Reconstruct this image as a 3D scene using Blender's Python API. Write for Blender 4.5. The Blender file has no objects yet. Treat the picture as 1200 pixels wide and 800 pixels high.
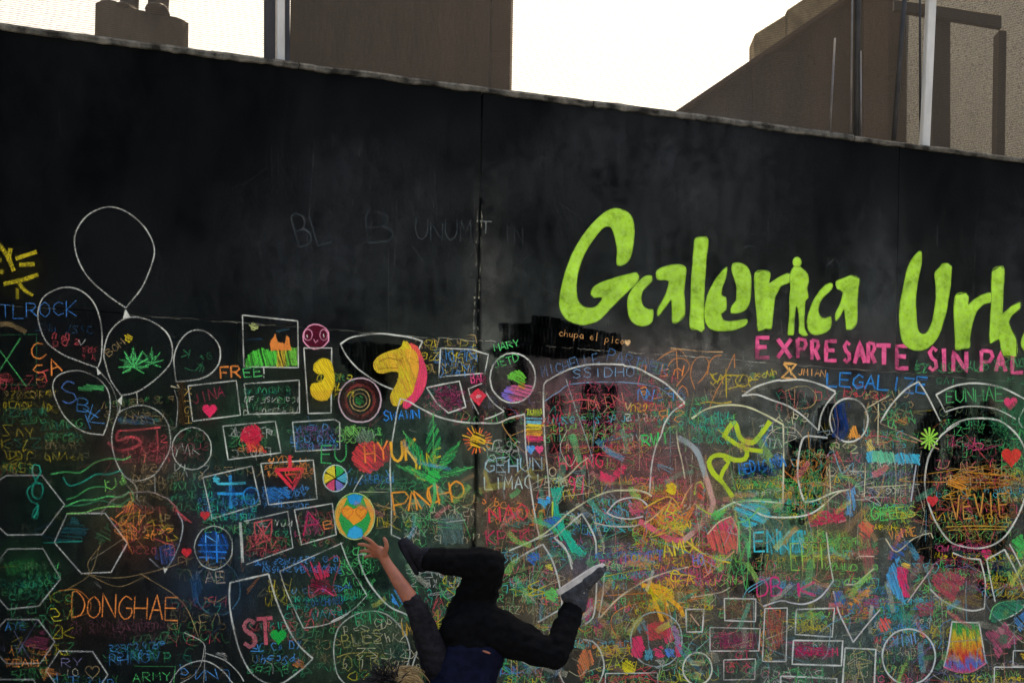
import bpy, bmesh, math, random
import numpy as np
from mathutils import Vector, Matrix, noise as mnoise
from mathutils.geometry import tessellate_polygon

random.seed(7)
rng = np.random.default_rng(7)
scene = bpy.context.scene
C = scene.collection

# ------------------------------------------------------------------ camera
FOC = 1500.0            # focal length in photo pixels (1200 wide)
PPX, PPY = 600.0, 728.0 # principal point: a level camera with a vertical shift
ROLL = 0.0175
CAM = Vector((0.0, 0.0, 1.12))
cd = bpy.data.cameras.new('camera')
cam = bpy.data.objects.new('camera', cd)
C.objects.link(cam)
cr, sr = math.cos(ROLL), math.sin(ROLL)
cam.matrix_world = Matrix(((cr, -sr, 0, CAM.x), (0, 0, -1, CAM.y), (sr, cr, 0, CAM.z), (0, 0, 0, 1)))
cd.sensor_width = 36.0
cd.lens = 36.0 * FOC / 1200.0
cd.shift_y = (PPY - 400.0) / 1200.0
cd.clip_start = 0.05
cd.clip_end = 3000
scene.camera = cam

# ------------------------------------------------------------------ world and sun
SUN_EL, SUN_AZ = math.radians(60), math.radians(12)   # behind the wall, a little to the right
w = bpy.data.worlds.new('World')
scene.world = w
w.use_nodes = True
nt = w.node_tree
bg = nt.nodes['Background']
sky = nt.nodes.new('ShaderNodeTexSky')
sky.sky_type = 'NISHITA'
sky.sun_disc = False
sky.sun_elevation = SUN_EL
sky.sun_rotation = SUN_AZ
sky.air_density = 1.0
sky.dust_density = 7.0
sky.ozone_density = 0.6
nt.links.new(sky.outputs[0], bg.inputs[0])
bg.inputs[1].default_value = 0.13
sl = bpy.data.lights.new('sun', 'SUN')
sl.energy = 2.2
sl.angle = math.radians(4)
sl.color = (1.0, 0.92, 0.80)
so = bpy.data.objects.new('sun', sl)
C.objects.link(so)
sdir = Vector((math.sin(SUN_AZ) * math.cos(SUN_EL), math.cos(SUN_AZ) * math.cos(SUN_EL), math.sin(SUN_EL)))
so.rotation_euler = sdir.to_track_quat('Z', 'Y').to_euler()
so.location = sdir * 60
vs = scene.view_settings
vs.view_transform = 'Standard'
vs.look = 'None'
vs.gamma = 1
vs.exposure = 2.0
scene.cycles.transparent_max_bounces = 96
scene.cycles.max_bounces = 6

# ------------------------------------------------------------------ geometry of the view
YAW = math.radians(15.3)
WALL_O = Vector((0.0, 7.0, 0.0))
U = Vector((math.cos(YAW), math.sin(YAW), 0))
NB = Vector((-math.sin(YAW), math.cos(YAW), 0))    # points behind the wall

def ray(px, py):
    X = (px - PPX) / FOC
    Y = -(py - PPY) / FOC
    return Vector((X * cr - Y * sr, 1.0, X * sr + Y * cr))

def onwall(px, py, d=0.0):
    """point of the photograph on the plane d metres in front of the wall (world)"""
    r = ray(px, py)
    o = WALL_O - NB * d
    t = (o - CAM).dot(NB) / r.dot(NB)
    return CAM + r * t

def wl(px, py):
    """the same point on the wall face in the wall's own x, z"""
    q = onwall(px, py) - WALL_O
    return q.dot(U), q.z

def atY(px, py, Y):
    r = ray(px, py)
    return CAM + r * (Y - CAM.y)

# ------------------------------------------------------------------ helpers
def lin(c):
    return tuple(((v / 255.0) / 12.92 if v <= 10 else (((v / 255.0) + 0.055) / 1.055) ** 2.4) for v in c)

def tag(o, label=None, cat=None, group=None, kind=None):
    if label: o['label'] = label
    if cat: o['category'] = cat
    if group: o['group'] = group
    if kind: o['kind'] = kind
    return o

def empty(name, loc, rz=0.0):
    o = bpy.data.objects.new(name, None)
    C.objects.link(o)
    o.location = loc
    o.rotation_euler = (0, 0, rz)
    o.empty_display_size = 0.2
    return o

def meshobj(name, verts, faces, mat, parent=None, smooth=False):
    m = bpy.data.meshes.new(name)
    m.from_pydata([tuple(v) for v in verts], [], faces)
    m.materials.append(mat)
    if smooth:
        m.polygons.foreach_set('use_smooth', [True] * len(m.polygons))
    m.update()
    o = bpy.data.objects.new(name, m)
    C.objects.link(o)
    if parent: o.parent = parent
    return o

def bmobj(name, bm, mat, parent=None, smooth=False):
    bmesh.ops.recalc_face_normals(bm, faces=bm.faces)
    m = bpy.data.meshes.new(name)
    bm.to_mesh(m)
    bm.free()
    m.materials.append(mat)
    if smooth:
        m.polygons.foreach_set('use_smooth', [True] * len(m.polygons))
    o = bpy.data.objects.new(name, m)
    C.objects.link(o)
    if parent: o.parent = parent
    return o

def addbox(bm, lo, hi, bevel=0.0):
    r = bmesh.ops.create_cube(bm, size=1.0)
    vs_ = r['verts']
    for v in vs_:
        v.co = Vector((lo[i] + (v.co[i] + 0.5) * (hi[i] - lo[i]) for i in range(3)))
    if bevel > 0:
        ed = list({e for v in vs_ for e in v.link_edges})
        bmesh.ops.bevel(bm, geom=ed, offset=bevel, segments=2, affect='EDGES', profile=0.6)
    return vs_

def addtube(bm, pts, rad, n=10, rad1=None):
    pts = [Vector(p) for p in pts]
    rings = []
    for i, p in enumerate(pts):
        t = (pts[min(i + 1, len(pts) - 1)] - pts[max(i - 1, 0)]).normalized()
        a = t.orthogonal().normalized()
        if rings:
            a = (prev_a - t * prev_a.dot(t)).normalized()
        prev_a = a
        b = t.cross(a)
        r = rad if rad1 is None else rad + (rad1 - rad) * i / max(1, len(pts) - 1)
        rings.append([bm.verts.new(p + (a * math.cos(k * 2 * math.pi / n) + b * math.sin(k * 2 * math.pi / n)) * r) for k in range(n)])
    for r0, r1 in zip(rings, rings[1:]):
        for k in range(n):
            bm.faces.new((r0[k], r0[(k + 1) % n], r1[(k + 1) % n], r1[k]))
    bm.faces.new(rings[0][::-1])
    bm.faces.new(rings[-1])

def addprism(bm, front, back):
    f = [bm.verts.new(p) for p in front]
    b = [bm.verts.new(p) for p in back]
    n = len(f)
    bm.faces.new(f)
    bm.faces.new(b[::-1])
    for i in range(n):
        bm.faces.new((f[i], b[i], b[(i + 1) % n], f[(i + 1) % n]))

# ------------------------------------------------------------------ materials
def mat_base(name):
    m = bpy.data.materials.new(name)
    m.use_nodes = True
    t = m.node_tree
    return m, t, t.nodes['Principled BSDF']

def N(t, typ, **kw):
    n = t.nodes.new(typ)
    for k, v in kw.items():
        setattr(n, k, v)
    return n

def mat_noise(name, c0, c1, scale=6.0, rough=0.8, spec=0.3, bump=0.2, bscale=60.0, stretch=(1, 1, 1), detail=6.0, lo=0.35, hi=0.65):
    """two-tone mottled surface with fine relief"""
    m, t, b = mat_base(name)
    tc = N(t, 'ShaderNodeTexCoord')
    mp = N(t, 'ShaderNodeMapping')
    mp.inputs['Scale'].default_value = stretch
    t.links.new(tc.outputs['Object'], mp.inputs[0])
    n1 = N(t, 'ShaderNodeTexNoise')
    n1.inputs['Scale'].default_value = scale
    n1.inputs['Detail'].default_value = detail
    n1.inputs['Roughness'].default_value = 0.65
    t.links.new(mp.outputs[0], n1.inputs[0])
    cr_ = N(t, 'ShaderNodeValToRGB')
    cr_.color_ramp.elements[0].position = lo
    cr_.color_ramp.elements[1].position = hi
    cr_.color_ramp.elements[0].color = (*c0, 1)
    cr_.color_ramp.elements[1].color = (*c1, 1)
    t.links.new(n1.outputs[0], cr_.inputs[0])
    t.links.new(cr_.outputs[0], b.inputs['Base Color'])
    b.inputs['Roughness'].default_value = rough
    b.inputs['Specular IOR Level'].default_value = spec
    if bump > 0:
        n2 = N(t, 'ShaderNodeTexNoise')
        n2.inputs['Scale'].default_value = bscale
        n2.inputs['Detail'].default_value = 5
        t.links.new(mp.outputs[0], n2.inputs[0])
        bp = N(t, 'ShaderNodeBump')
        bp.inputs['Strength'].default_value = bump
        bp.inputs['Distance'].default_value = 0.01
        t.links.new(n2.outputs[0], bp.inputs['Height'])
        t.links.new(bp.outputs[0], b.inputs['Normal'])
    return m

def mat_chalk(name, grain_scale, lo, gain, rough=0.95, tone=0.0):
    """pigment read from the 'chalk' colour attribute: RGB is the stick, A the pressure and the painted dimming to the left; grain breaks it up"""
    m, t, b = mat_base(name)
    at = N(t, 'ShaderNodeAttribute', attribute_name='chalk')
    tc = N(t, 'ShaderNodeTexCoord')
    n1 = N(t, 'ShaderNodeTexNoise')
    n1.inputs['Scale'].default_value = grain_scale
    n1.inputs['Detail'].default_value = 3
    n1.inputs['Roughness'].default_value = 0.7
    t.links.new(tc.outputs['Object'], n1.inputs[0])
    n2 = N(t, 'ShaderNodeTexNoise')
    n2.inputs['Scale'].default_value = 14
    n2.inputs['Detail'].default_value = 3
    t.links.new(tc.outputs['Object'], n2.inputs[0])
    # factor = lo + gain * (fine - .5) + .6 * (coarse - .5)
    a1 = N(t, 'ShaderNodeMath', operation='MULTIPLY_ADD')
    t.links.new(n1.outputs[0], a1.inputs[0])
    a1.inputs[1].default_value = gain
    a1.inputs[2].default_value = lo - gain * 0.5
    a2 = N(t, 'ShaderNodeMath', operation='MULTIPLY_ADD')
    t.links.new(n2.outputs[0], a2.inputs[0])
    a2.inputs[1].default_value = 1.2
    a2.inputs[2].default_value = -0.6
    a3 = N(t, 'ShaderNodeMath', operation='ADD')
    t.links.new(a1.outputs[0], a3.inputs[0])
    t.links.new(a2.outputs[0], a3.inputs[1])
    a4 = N(t, 'ShaderNodeMath', operation='MULTIPLY', use_clamp=True)
    t.links.new(a3.outputs[0], a4.inputs[0])
    t.links.new(at.outputs['Alpha'], a4.inputs[1])
    if tone:      # uneven coats of paint
        n3 = N(t, 'ShaderNodeTexNoise')
        n3.inputs['Scale'].default_value = 7
        n3.inputs['Detail'].default_value = 6
        n3.inputs['Roughness'].default_value = 0.7
        t.links.new(tc.outputs['Object'], n3.inputs[0])
        hs = N(t, 'ShaderNodeHueSaturation')
        mr = N(t, 'ShaderNodeMapRange')
        mr.inputs['From Min'].default_value = 0.3
        mr.inputs['From Max'].default_value = 0.7
        mr.inputs['To Min'].default_value = 1 - tone * 0.5
        mr.inputs['To Max'].default_value = 1 + tone * 0.3
        t.links.new(n3.outputs[0], mr.inputs[0])
        t.links.new(mr.outputs[0], hs.inputs['Value'])
        mr2 = N(t, 'ShaderNodeMapRange')
        mr2.inputs['From Min'].default_value = 0.35
        mr2.inputs['From Max'].default_value = 0.65
        mr2.inputs['To Min'].default_value = 1.0
        mr2.inputs['To Max'].default_value = 0.90
        t.links.new(n1.outputs[0], mr2.inputs[0])
        t.links.new(mr2.outputs[0], hs.inputs['Saturation'])
        t.links.new(at.outputs['Color'], hs.inputs['Color'])
        t.links.new(hs.outputs[0], b.inputs['Base Color'])
    else:
        t.links.new(at.outputs['Color'], b.inputs['Base Color'])
    t.links.new(a4.outputs[0], b.inputs['Alpha'])
    b.inputs['Roughness'].default_value = rough
    b.inputs['Specular IOR Level'].default_value = 0.0
    return m

M_CHALK = mat_chalk('chalk', 140.0, 1.12, 2.9)
M_PAINT = mat_chalk('sprayed_paint', 60.0, 1.05, 0.75, 0.7, 0.8)
M_DUST = mat_chalk('chalk_dust', 110.0, 0.9, 1.6)
M_WALL = mat_noise('black_wall_paint', (0.0010, 0.0012, 0.0012), (0.0046, 0.0048, 0.0045), 3.2, 0.9, 0.04, 0.08, 60, (1, 1, 0.5), 8, 0.38, 0.72)
M_COPE = mat_noise('cement_coping', (0.016, 0.015, 0.012), (0.13, 0.12, 0.095), 9, 0.95, 0.1, 0.9, 50, (1, 1, 1), 8, 0.4, 0.62)
M_GROUND = mat_noise('paving_concrete', (0.16, 0.155, 0.14), (0.27, 0.26, 0.24), 1.2, 0.9, 0.2, 0.3, 40)
M_DIRT = mat_noise('site_dirt', (0.12, 0.10, 0.07), (0.22, 0.18, 0.13), 0.6, 0.95, 0.1, 0.3, 20)
M_DARKSEAM = mat_noise('seam_board', (0.002, 0.002, 0.002), (0.004, 0.004, 0.004), 5, 0.95, 0.05, 0)

# ------------------------------------------------------------------ ground
meshobj('ground', [(-400, -400, 0), (400, -400, 0), (400, 600, 0), (-400, 600, 0)], [(0, 1, 2, 3)], M_GROUND)
bpy.data.objects['ground']['kind'] = 'structure'

# ------------------------------------------------------------------ the chalk wall
Z_TOP = wl(600, 106)[1]
Z_SEAM = wl(600, 402)[1]
X_L, X_R = wl(-560, 500)[0], wl(1900, 500)[0]
XS = {k: wl(k, 520)[0] for k in (558, 803, 1048)}
PW = (XS[1048] - XS[558]) / 2
wall = tag(empty('chalk_wall', WALL_O, YAW), 'black painted panel wall covered in chalk drawings behind the tumbling person', 'wall')

def row_cuts(first, step):
    xs = [first]
    while xs[0] > X_L: xs.insert(0, xs[0] - step)
    while xs[-1] < X_R: xs.append(xs[-1] + step)
    return xs

def panels(cuts, z0, z1, yoff):
    for i, (a, b) in enumerate(zip(cuts, cuts[1:])):
        ga = 0.006 if abs(a - XS[558]) < 0.01 else 0.002
        gb = 0.006 if abs(b - XS[558]) < 0.01 else 0.002
        bm = bmesh.new()
        y = yoff + random.uniform(0, 0.0012)
        addbox(bm, (a + ga, y, z0), (b - gb, 0.05, z1), 0.0015)
        bmobj('panel', bm, M_WALL, wall)
panels(row_cuts(XS[558], PW), 0.0, Z_SEAM - 0.003, 0.0012)
panels(row_cuts(XS[558], PW * 2), Z_SEAM + 0.002, Z_TOP - 0.03, 0.0)
bm = bmesh.new()
addbox(bm, (X_L, 0.052, 0.0), (X_R, 0.16, Z_TOP - 0.03))
bmobj('backing', bm, M_DARKSEAM, wall)

# cement coping, in lengths, with a broken lower edge
cuts = [wl(350, 75)[0]]
while cuts[0] > X_L: cuts.insert(0, cuts[0] - 1.9)
while cuts[-1] < X_R: cuts.append(cuts[-1] + 1.62)
for a, b in zip(cuts, cuts[1:]):
    a += 0.004; b -= 0.004
    n = 70
    verts, faces = [], []
    off = random.uniform(-0.004, 0.004)
    for i in range(n + 1):
        x = a + (b - a) * i / n
        f = mnoise.noise(Vector((x * 7, 3.1, 0))) * 0.009 + mnoise.noise(Vector((x * 26, 9.1, 0))) * 0.006
        g = mnoise.noise(Vector((x * 5, 7.7, 2))) * 0.006 + mnoise.noise(Vector((x * 31, 1.7, 2))) * 0.003
        lo = Z_TOP - 0.034 + f
        hi = Z_TOP + off + g
        prof = [(0.02, lo - 0.004), (-0.012 + g * 0.6, lo), (-0.018 + f * 0.4, (lo + hi) / 2), (-0.010 + g * 0.5, hi - 0.004), (0.01, hi + 0.003), (0.2, hi + 0.004), (0.2, lo - 0.004)]
        verts += [(x, y, z) for y, z in prof]
    k = 7
    for i in range(n):
        for j in range(k):
            faces.append((i * k + j, i * k + (j + 1) % k, (i + 1) * k + (j + 1) % k, (i + 1) * k + j))
    faces.append(tuple(range(k)))
    faces.append(tuple(range(n * k, n * k + k))[::-1])
    o = meshobj('coping', verts, faces, M_COPE, wall)
    bm = bmesh.new(); bm.from_mesh(o.data); bmesh.ops.recalc_face_normals(bm, faces=bm.faces); bm.to_mesh(o.data); bm.free()

# ------------------------------------------------------------------ screen fence standing on the wall's back edge
def mat_net(name, thread, a_lo, a_hi, weave, blotch):
    m, t, b = mat_base(name)
    out = t.nodes['Material Output']
    t.nodes.remove(b)
    tc = N(t, 'ShaderNodeTexCoord')
    wv = N(t, 'ShaderNodeTexWave', wave_type='BANDS', bands_direction='Z')
    wv.inputs['Scale'].default_value = weave
    wv.inputs['Distortion'].default_value = 1.6
    wv.inputs['Detail'].default_value = 2
    wv.inputs['Detail Scale'].default_value = 0.8
    t.links.new(tc.outputs['Object'], wv.inputs[0])
    ns = N(t, 'ShaderNodeTexNoise')
    ns.inputs['Scale'].default_value = 95
    ns.inputs['Detail'].default_value = 2
    t.links.new(tc.outputs['Object'], ns.inputs[0])
    mx = N(t, 'ShaderNodeMath', operation='MULTIPLY')
    t.links.new(wv.outputs['Fac'], mx.inputs[0])
    t.links.new(ns.outputs[0], mx.inputs[1])
    mr = N(t, 'ShaderNodeMapRange')
    mr.inputs['From Min'].default_value = 0.1
    mr.inputs['From Max'].default_value = 0.5
    mr.inputs['To Min'].default_value = a_lo
    mr.inputs['To Max'].default_value = a_hi
    t.links.new(mx.outputs[0], mr.inputs[0])
    di = N(t, 'ShaderNodeBsdfDiffuse')
    tr = N(t, 'ShaderNodeBsdfTranslucent')
    for s in (di, tr): s.inputs[0].default_value = (*thread, 1)
    m1 = N(t, 'ShaderNodeMixShader')
    m1.inputs[0].default_value = 0.45
    t.links.new(di.outputs[0], m1.inputs[1]); t.links.new(tr.outputs[0], m1.inputs[2])
    tp = N(t, 'ShaderNodeBsdfTransparent')
    tp.inputs[0].default_value = (0.98, 0.86, 0.64, 1)
    m2 = N(t, 'ShaderNodeMixShader')
    t.links.new(mr.outputs[0], m2.inputs[0])
    t.links.new(tp.outputs[0], m2.inputs[1]); t.links.new(m1.outputs[0], m2.inputs[2])
    t.links.new(m2.outputs[0], out.inputs[0])
    return m

M_NET = mat_net('screen_netting', (0.034, 0.0305, 0.026), 0.46, 0.78, 30.0, 0)
M_NET2 = mat_net('shade_netting', (0.50, 0.52, 0.54), -0.30, 1.10, 67.0, 0)
M_WHITE = mat_noise('white_enamel', (0.34, 0.315, 0.26), (0.48, 0.45, 0.38), 9, 0.5, 0.4, 0.1, 40, (1, 1, 0.3))
M_BROWNSTEEL = mat_noise('brown_steel', (0.016, 0.012, 0.009), (0.032, 0.024, 0.018), 8, 0.6, 0.3, 0.15, 40, (1, 1, 0.3))
M_DARKSTEEL = mat_noise('dark_steel', (0.012, 0.012, 0.012), (0.03, 0.028, 0.026), 8, 0.6, 0.3, 0.15, 40)
M_GREYSTEEL = mat_noise('galvanised_steel', (0.07, 0.062, 0.052), (0.13, 0.115, 0.10), 12, 0.5, 0.4, 0.1, 60)

ND = -0.16
fence = tag(empty('screen_fence', onwall(600, 106, ND)), 'tall fence of pale see-through netting on posts above the black wall', 'fence')
FO = fence.location.copy()
def fl(px, py, d=ND): return onwall(px, py, d) - FO
nx, nz = 160, 40
verts, faces = [], []
xa, xb = X_L - 0.2, X_R - 0.2
for j in range(nz + 1):
    for i in range(nx + 1):
        x = xa + (xb - xa) * i / nx
        z = Z_TOP + 0.006 + 2.2 * j / nz
        dy = 0.02 * mnoise.noise(Vector((x * 0.9, z * 0.8, 4))) + 0.006 * mnoise.noise(Vector((x * 5, z * 3, 1)))
        p = WALL_O + U * x + NB * (-ND + 0.03 + dy)
        verts.append((p.x - FO.x, p.y - FO.y, z - FO.z))
for j in range(nz):
    for i in range(nx):
        a = j * (nx + 1) + i
        faces.append((a, a + 1, a + nx + 2, a + nx + 1))
meshobj('netting', verts, faces, M_NET, fence, True)

def square_post(x0, x1, pytop_x, d, name, mat, deep=0.05, x_top_shift=0.0):
    """square post between two photo columns, leaning by x_top_shift pixels over its height"""
    ybase = 106 + (x0 - 600) * 0.131
    b0, b1 = fl(x0, ybase + 2, d), fl(x1, ybase + 2, d)
    t0, t1 = fl(x0 + x_top_shift, -420, d), fl(x1 + x_top_shift, -420, d)
    b0.z = b1.z = Z_TOP + 0.003 - FO.z
    t0.z = t1.z
    k = NB * deep
    bm = bmesh.new()
    addprism(bm, [b0, b1, t1, t0], [b0 + k, b1 + k, t1 + k, t0 + k])
    bmesh.ops.bevel(bm, geom=list(bm.edges), offset=0.004, segments=2, affect='EDGES')
    return bmobj(name, bm, mat, fence)
square_post(310, 323.5, 0, ND + 0.05, 'post', M_BROWNSTEEL)
square_post(324.5, 334, 0, ND + 0.055, 'post', M_WHITE)
square_post(334.6, 340, 0, ND + 0.02, 'post', M_DARKSTEEL)
square_post(1080.5, 1090, 0, ND + 0.06, 'post', M_WHITE, 0.04, 27)
def rod(p0, p1, r, mat, name, d):
    bm = bmesh.new()
    addtube(bm, [fl(*p0, d), fl(*p1, d)], r, 8)
    bmobj(name, bm, mat, fence, True)
rod((972.3, 156), (978.5, 45), 0.006, M_GREYSTEEL, 'rod', ND + 0.02)
rod((997, 158), (1000, -120), 0.006, M_GREYSTEEL, 'rod', ND + 0.02)
rod((1003.5, 159), (1008.5, -300), 0.019, M_DARKSTEEL, 'post', ND + 0.01)
rod((1009, 160), (1008.5, 60), 0.006, M_GREYSTEEL, 'rod', ND + 0.03)
rod((1047.5, 164), (1072, -160), 0.016, M_DARKSTEEL, 'brace', ND + 0.01)
rod((1078.5, 166), (1077.5, -160), 0.0075, M_DARKSTEEL, 'rod', ND + 0.02)

# ------------------------------------------------------------------ what stands beyond the screen
M_BROWN = mat_noise('brown_render', (0.012, 0.010, 0.007), (0.075, 0.052, 0.036), 1.3, 0.9, 0.1, 0.3, 25, (1, 1, 0.28), 9)
M_BROWN2 = mat_noise('brown_render_edge', (0.06, 0.038, 0.025), (0.085, 0.056, 0.038), 0.9, 0.9, 0.1, 0.3, 25, (1, 1, 0.35), 6)
M_BLOCK = mat_noise('weathered_concrete', (0.03, 0.025, 0.016), (0.11, 0.085, 0.06), 3.0, 0.95, 0.1, 0.6, 18, (1, 1, 0.35), 8)
M_TAN = mat_noise('tan_stone', (0.16, 0.12, 0.07), (0.34, 0.27, 0.17), 4, 0.9, 0.1, 0.4, 20)
M_GREYWALL = mat_noise('grey_render', (0.065, 0.067, 0.068), (0.125, 0.128, 0.13), 2.5, 0.9, 0.1, 0.3, 25)
M_BRONZE = mat_noise('bronze', (0.018, 0.011, 0.008), (0.045, 0.028, 0.02), 5, 0.55, 0.3, 0.3, 20)

# concrete tower
Yt = 13.0
t0, t1 = atY(339, 60, Yt), atY(574, 60, Yt)
t2 = atY(598, 60, Yt + 0.05)
tower = tag(empty('tower', Vector(((t0.x + t2.x) / 2, Yt, 0))), 'plain brown concrete tower rising behind the middle of the wall', 'building')
TO = tower.location
bm = bmesh.new()
addbox(bm, (t0.x - TO.x, 0, 0), (t1.x - TO.x, 3.0, 9.2), 0.02)
bmobj('shaft', bm, M_BROWN, tower)
bm = bmesh.new()
addbox(bm, (t1.x - TO.x + 0.003, 0.05, 0), (t2.x - TO.x, 2.9, 9.2), 0.02)
bmobj('corner_pier', bm, M_BROWN2, tower)
bm = bmesh.new()
addbox(bm, (t0.x - TO.x - 0.12, -0.12, 9.203), (t2.x - TO.x + 0.12, 3.12, 9.5), 0.03)
bmobj('cap_slab', bm, M_BLOCK, tower)

# pedestal with a bronze figure
Yp = 11.0
p0, p1 = atY(114, 40, Yp), atY(219, 40, Yp)
topz = atY(165, 9, Yp).z
ped = tag(empty('pedestal', Vector(((p0.x + p1.x) / 2 * (Yp + .17) / Yp, Yp + 0.17, 0)), math.atan2(-(p0.x + p1.x) / 2, Yp)), 'rough concrete pedestal with a worn uneven top, behind the left of the wall', 'pedestal')
PO = ped.location
hw = (p1.x - p0.x) / 2
bm = bmesh.new()
g = 14
def pedtop(u, v):
    pr = [.0, .04, .05, .045, .02, .01, .0, -.005, -.01, -.012, -.015, -.015, -.02, -.03, -.055]
    i = u * (len(pr) - 1); k = min(int(i), len(pr) - 2)
    return topz + pr[k] + (pr[k + 1] - pr[k]) * (i - k) + 0.012 * mnoise.noise(Vector((u * 9, v * 9, 1))) - 0.02
cols = []
for i in range(g + 1):
    cols.append([])
    for j in range(g + 1):
        u, v = i / g, j / g
        cols[-1].append(bm.verts.new((-hw + 2 * hw * u, -0.17 + 0.34 * v, pedtop(u, v))))
for i in range(g):
    for j in range(g):
        bm.faces.new((cols[i][j], cols[i + 1][j], cols[i + 1][j + 1], cols[i][j + 1]))
rim = [cols[i][0] for i in range(g)] + [cols[g][j] for j in range(g)] + [cols[i][g] for i in range(g, 0, -1)] + [cols[0][j] for j in range(g, 0, -1)]
prev = rim
for lvl in range(1, 14):
    zz = 1 - lvl / 13
    ring = []
    for v in rim:
        nn = Vector((v.co.x * 3, v.co.y * 3, zz * 20))
        o_ = 0.018 * mnoise.noise(nn) + 0.012 * (lvl > 1)
        ring.append(bm.verts.new((v.co.x * (1 + o_ + 0.06 * (1 - zz)), v.co.y * (1 + o_), (v.co.z - 0.05) * zz if lvl < 13 else 0)))
    for k in range(len(rim)):
        k2 = (k + 1) % len(rim)
        bm.faces.new((prev[k], ring[k], ring[k2], prev[k2]))
    prev = ring
bmobj('block', bm, M_BLOCK, ped, True)

_b = bmesh.new(); bmesh.ops.create_icosphere(_b, subdivisions=2, radius=1.0)
SPH = [v.co.copy() for v in _b.verts]; _b.free()
def blob_mesh(name, prims, mat, parent, voxel, origin, smooth_it=5, wrinkle=0.0, wscale=18.0):
    """one continuous surface from tapered, rounded limbs (union, voxel remeshed, smoothed)"""
    V, F = [], []
    for (a, ra, b, rb) in prims:
        bm = bmesh.new()
        for c, r in ((Vector(a), ra), (Vector(b), rb)):
            s = r if hasattr(r, '__len__') else (r, r, r)
            for q in SPH: bm.verts.new((q.x * s[0] + c.x, q.y * s[1] + c.y, q.z * s[2] + c.z))
        bmesh.ops.convex_hull(bm, input=list(bm.verts))
        bmesh.ops.delete(bm, geom=[v for v in bm.verts if not v.link_faces], context='VERTS')
        bmesh.ops.recalc_face_normals(bm, faces=bm.faces)
        bm.verts.index_update()
        k = len(V)
        V += [tuple(v.co) for v in bm.verts]
        F += [tuple(v.index + k for v in f.verts) for f in bm.faces]
        bm.free()
    me = bpy.data.meshes.new(name + '_src')
    me.from_pydata(V, [], F)
    tmp = bpy.data.objects.new(name + '_src', me)
    C.objects.link(tmp)
    r = tmp.modifiers.new('r', 'REMESH'); r.mode = 'VOXEL'; r.voxel_size = voxel
    s = tmp.modifiers.new('s', 'SMOOTH'); s.iterations = smooth_it; s.factor = 0.5
    dg = bpy.context.evaluated_depsgraph_get()
    m = bpy.data.meshes.new_from_object(tmp.evaluated_get(dg))
    bpy.data.objects.remove(tmp)
    bpy.data.meshes.remove(me)
    if wrinkle:
        for v in m.vertices:
            p = v.co * wscale
            q = mnoise.noise(Vector((p.x, p.y, p.z * 2.2))) + 0.5 * mnoise.noise(p * 2.3)
            v.co += v.normal * wrinkle * q
    for v in m.vertices: v.co -= origin
    m.name = name
    m.materials.clear(); m.materials.append(mat)
    m.polygons.foreach_set('use_smooth', [True] * len(m.polygons))
    o = bpy.data.objects.new(name, m)
    C.objects.link(o)
    o.parent = parent
    return o

# bronze figure on the pedestal: only its two boots show below the frame's edge
sx0, sx1 = atY(146, 5, Yp).x, atY(180, 5, Yp).x
sy = Yp + 0.12
sb = topz - 0.02
st = tag(empty('statue', Vector(((sx0 + sx1) / 2, sy, sb))), 'dark bronze figure standing on the rough pedestal, only its legs in view', 'statue')
mx_ = (sx0 + sx1) / 2
pr = []
for s, x, rr in ((-1, sx0, 0.10), (1, sx1, 0.115)):
    pr += [((x, sy + .02, sb + .02), (rr, .13, .05), (x + s * .02, sy - .1, sb + .02), (rr * .95, .1, .045)),
           ((x, sy + .02, sb + .04), rr * .8, (x + s * 0.01, sy + .02, sb + .55), .11),
           ((x + s * 0.01, sy + .02, sb + .55), .11, (mx_ + s * .1, sy + .02, sb + 1.0), .14)]
pr += [((mx_, sy + .02, sb + 1.0), (.2, .14, .14), (mx_, sy + .03, sb + 1.5), (.24, .14, .12)),
       ((mx_, sy + .03, sb + 1.55), .08, (mx_, sy + .02, sb + 1.72), .08), ((mx_, sy + .01, sb + 1.76), (.09, .11, .13), (mx_, sy + .01, sb + 1.76), (.09, .11, .13)),
       ((mx_ - .26, sy + .03, sb + 1.5), .08, (mx_ - .36, sy + .02, sb + 1.15), .065), ((mx_ - .36, sy + .02, sb + 1.15), .065, (mx_ - .3, sy - .12, sb + .9), .05),
       ((mx_ + .26, sy + .03, sb + 1.5), .08, (mx_ + .34, sy + .02, sb + 1.15), .065), ((mx_ + .34, sy + .02, sb + 1.15), .065, (mx_ + .2, sy - .2, sb + 1.1), .05)]
blob_mesh('figure', pr, M_BRONZE, st, 0.025, st.location)

# building with a raking roof, its end wall towards us
def poly_solid(name, pts, Y, depth, mat, parent, bev=0.0, zfloor=None):
    f = []
    for p in pts:
        q = atY(p[0], p[1], Y) if p[1] is not None else None
        f.append(q)
    o = parent.location
    f = [q - o for q in f]
    b = [q + Vector((0, depth, 0)) for q in f]
    bm = bmesh.new()
    addprism(bm, f, b)
    if bev: bmesh.ops.bevel(bm, geom=list(bm.edges), offset=bev, segments=1, affect='EDGES')
    return bmobj(name, bm, mat, parent)
Yb = 12.0
GY = PPY + 1.12 * FOC / Yb + 0   # ground row at that distance
bl = tag(empty('raked_building', Vector((atY(900, 100, Yb).x, Yb, 0))), 'dark brown building with a steep raking roofline, behind the right of the wall', 'building')
poly_solid('gable_wall', [(782, 860), (782, 141), (990, 0), (1062, -49), (1062, 860)], Yb, 5.0, M_BROWN, bl)
poly_solid('roof_edge', [(770, 145), (992, -5.5), (1074, -62), (1074, -57), (992, 0), (772, 149.5)], Yb - 0.12, 5.3, M_BROWN2, bl)
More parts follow.
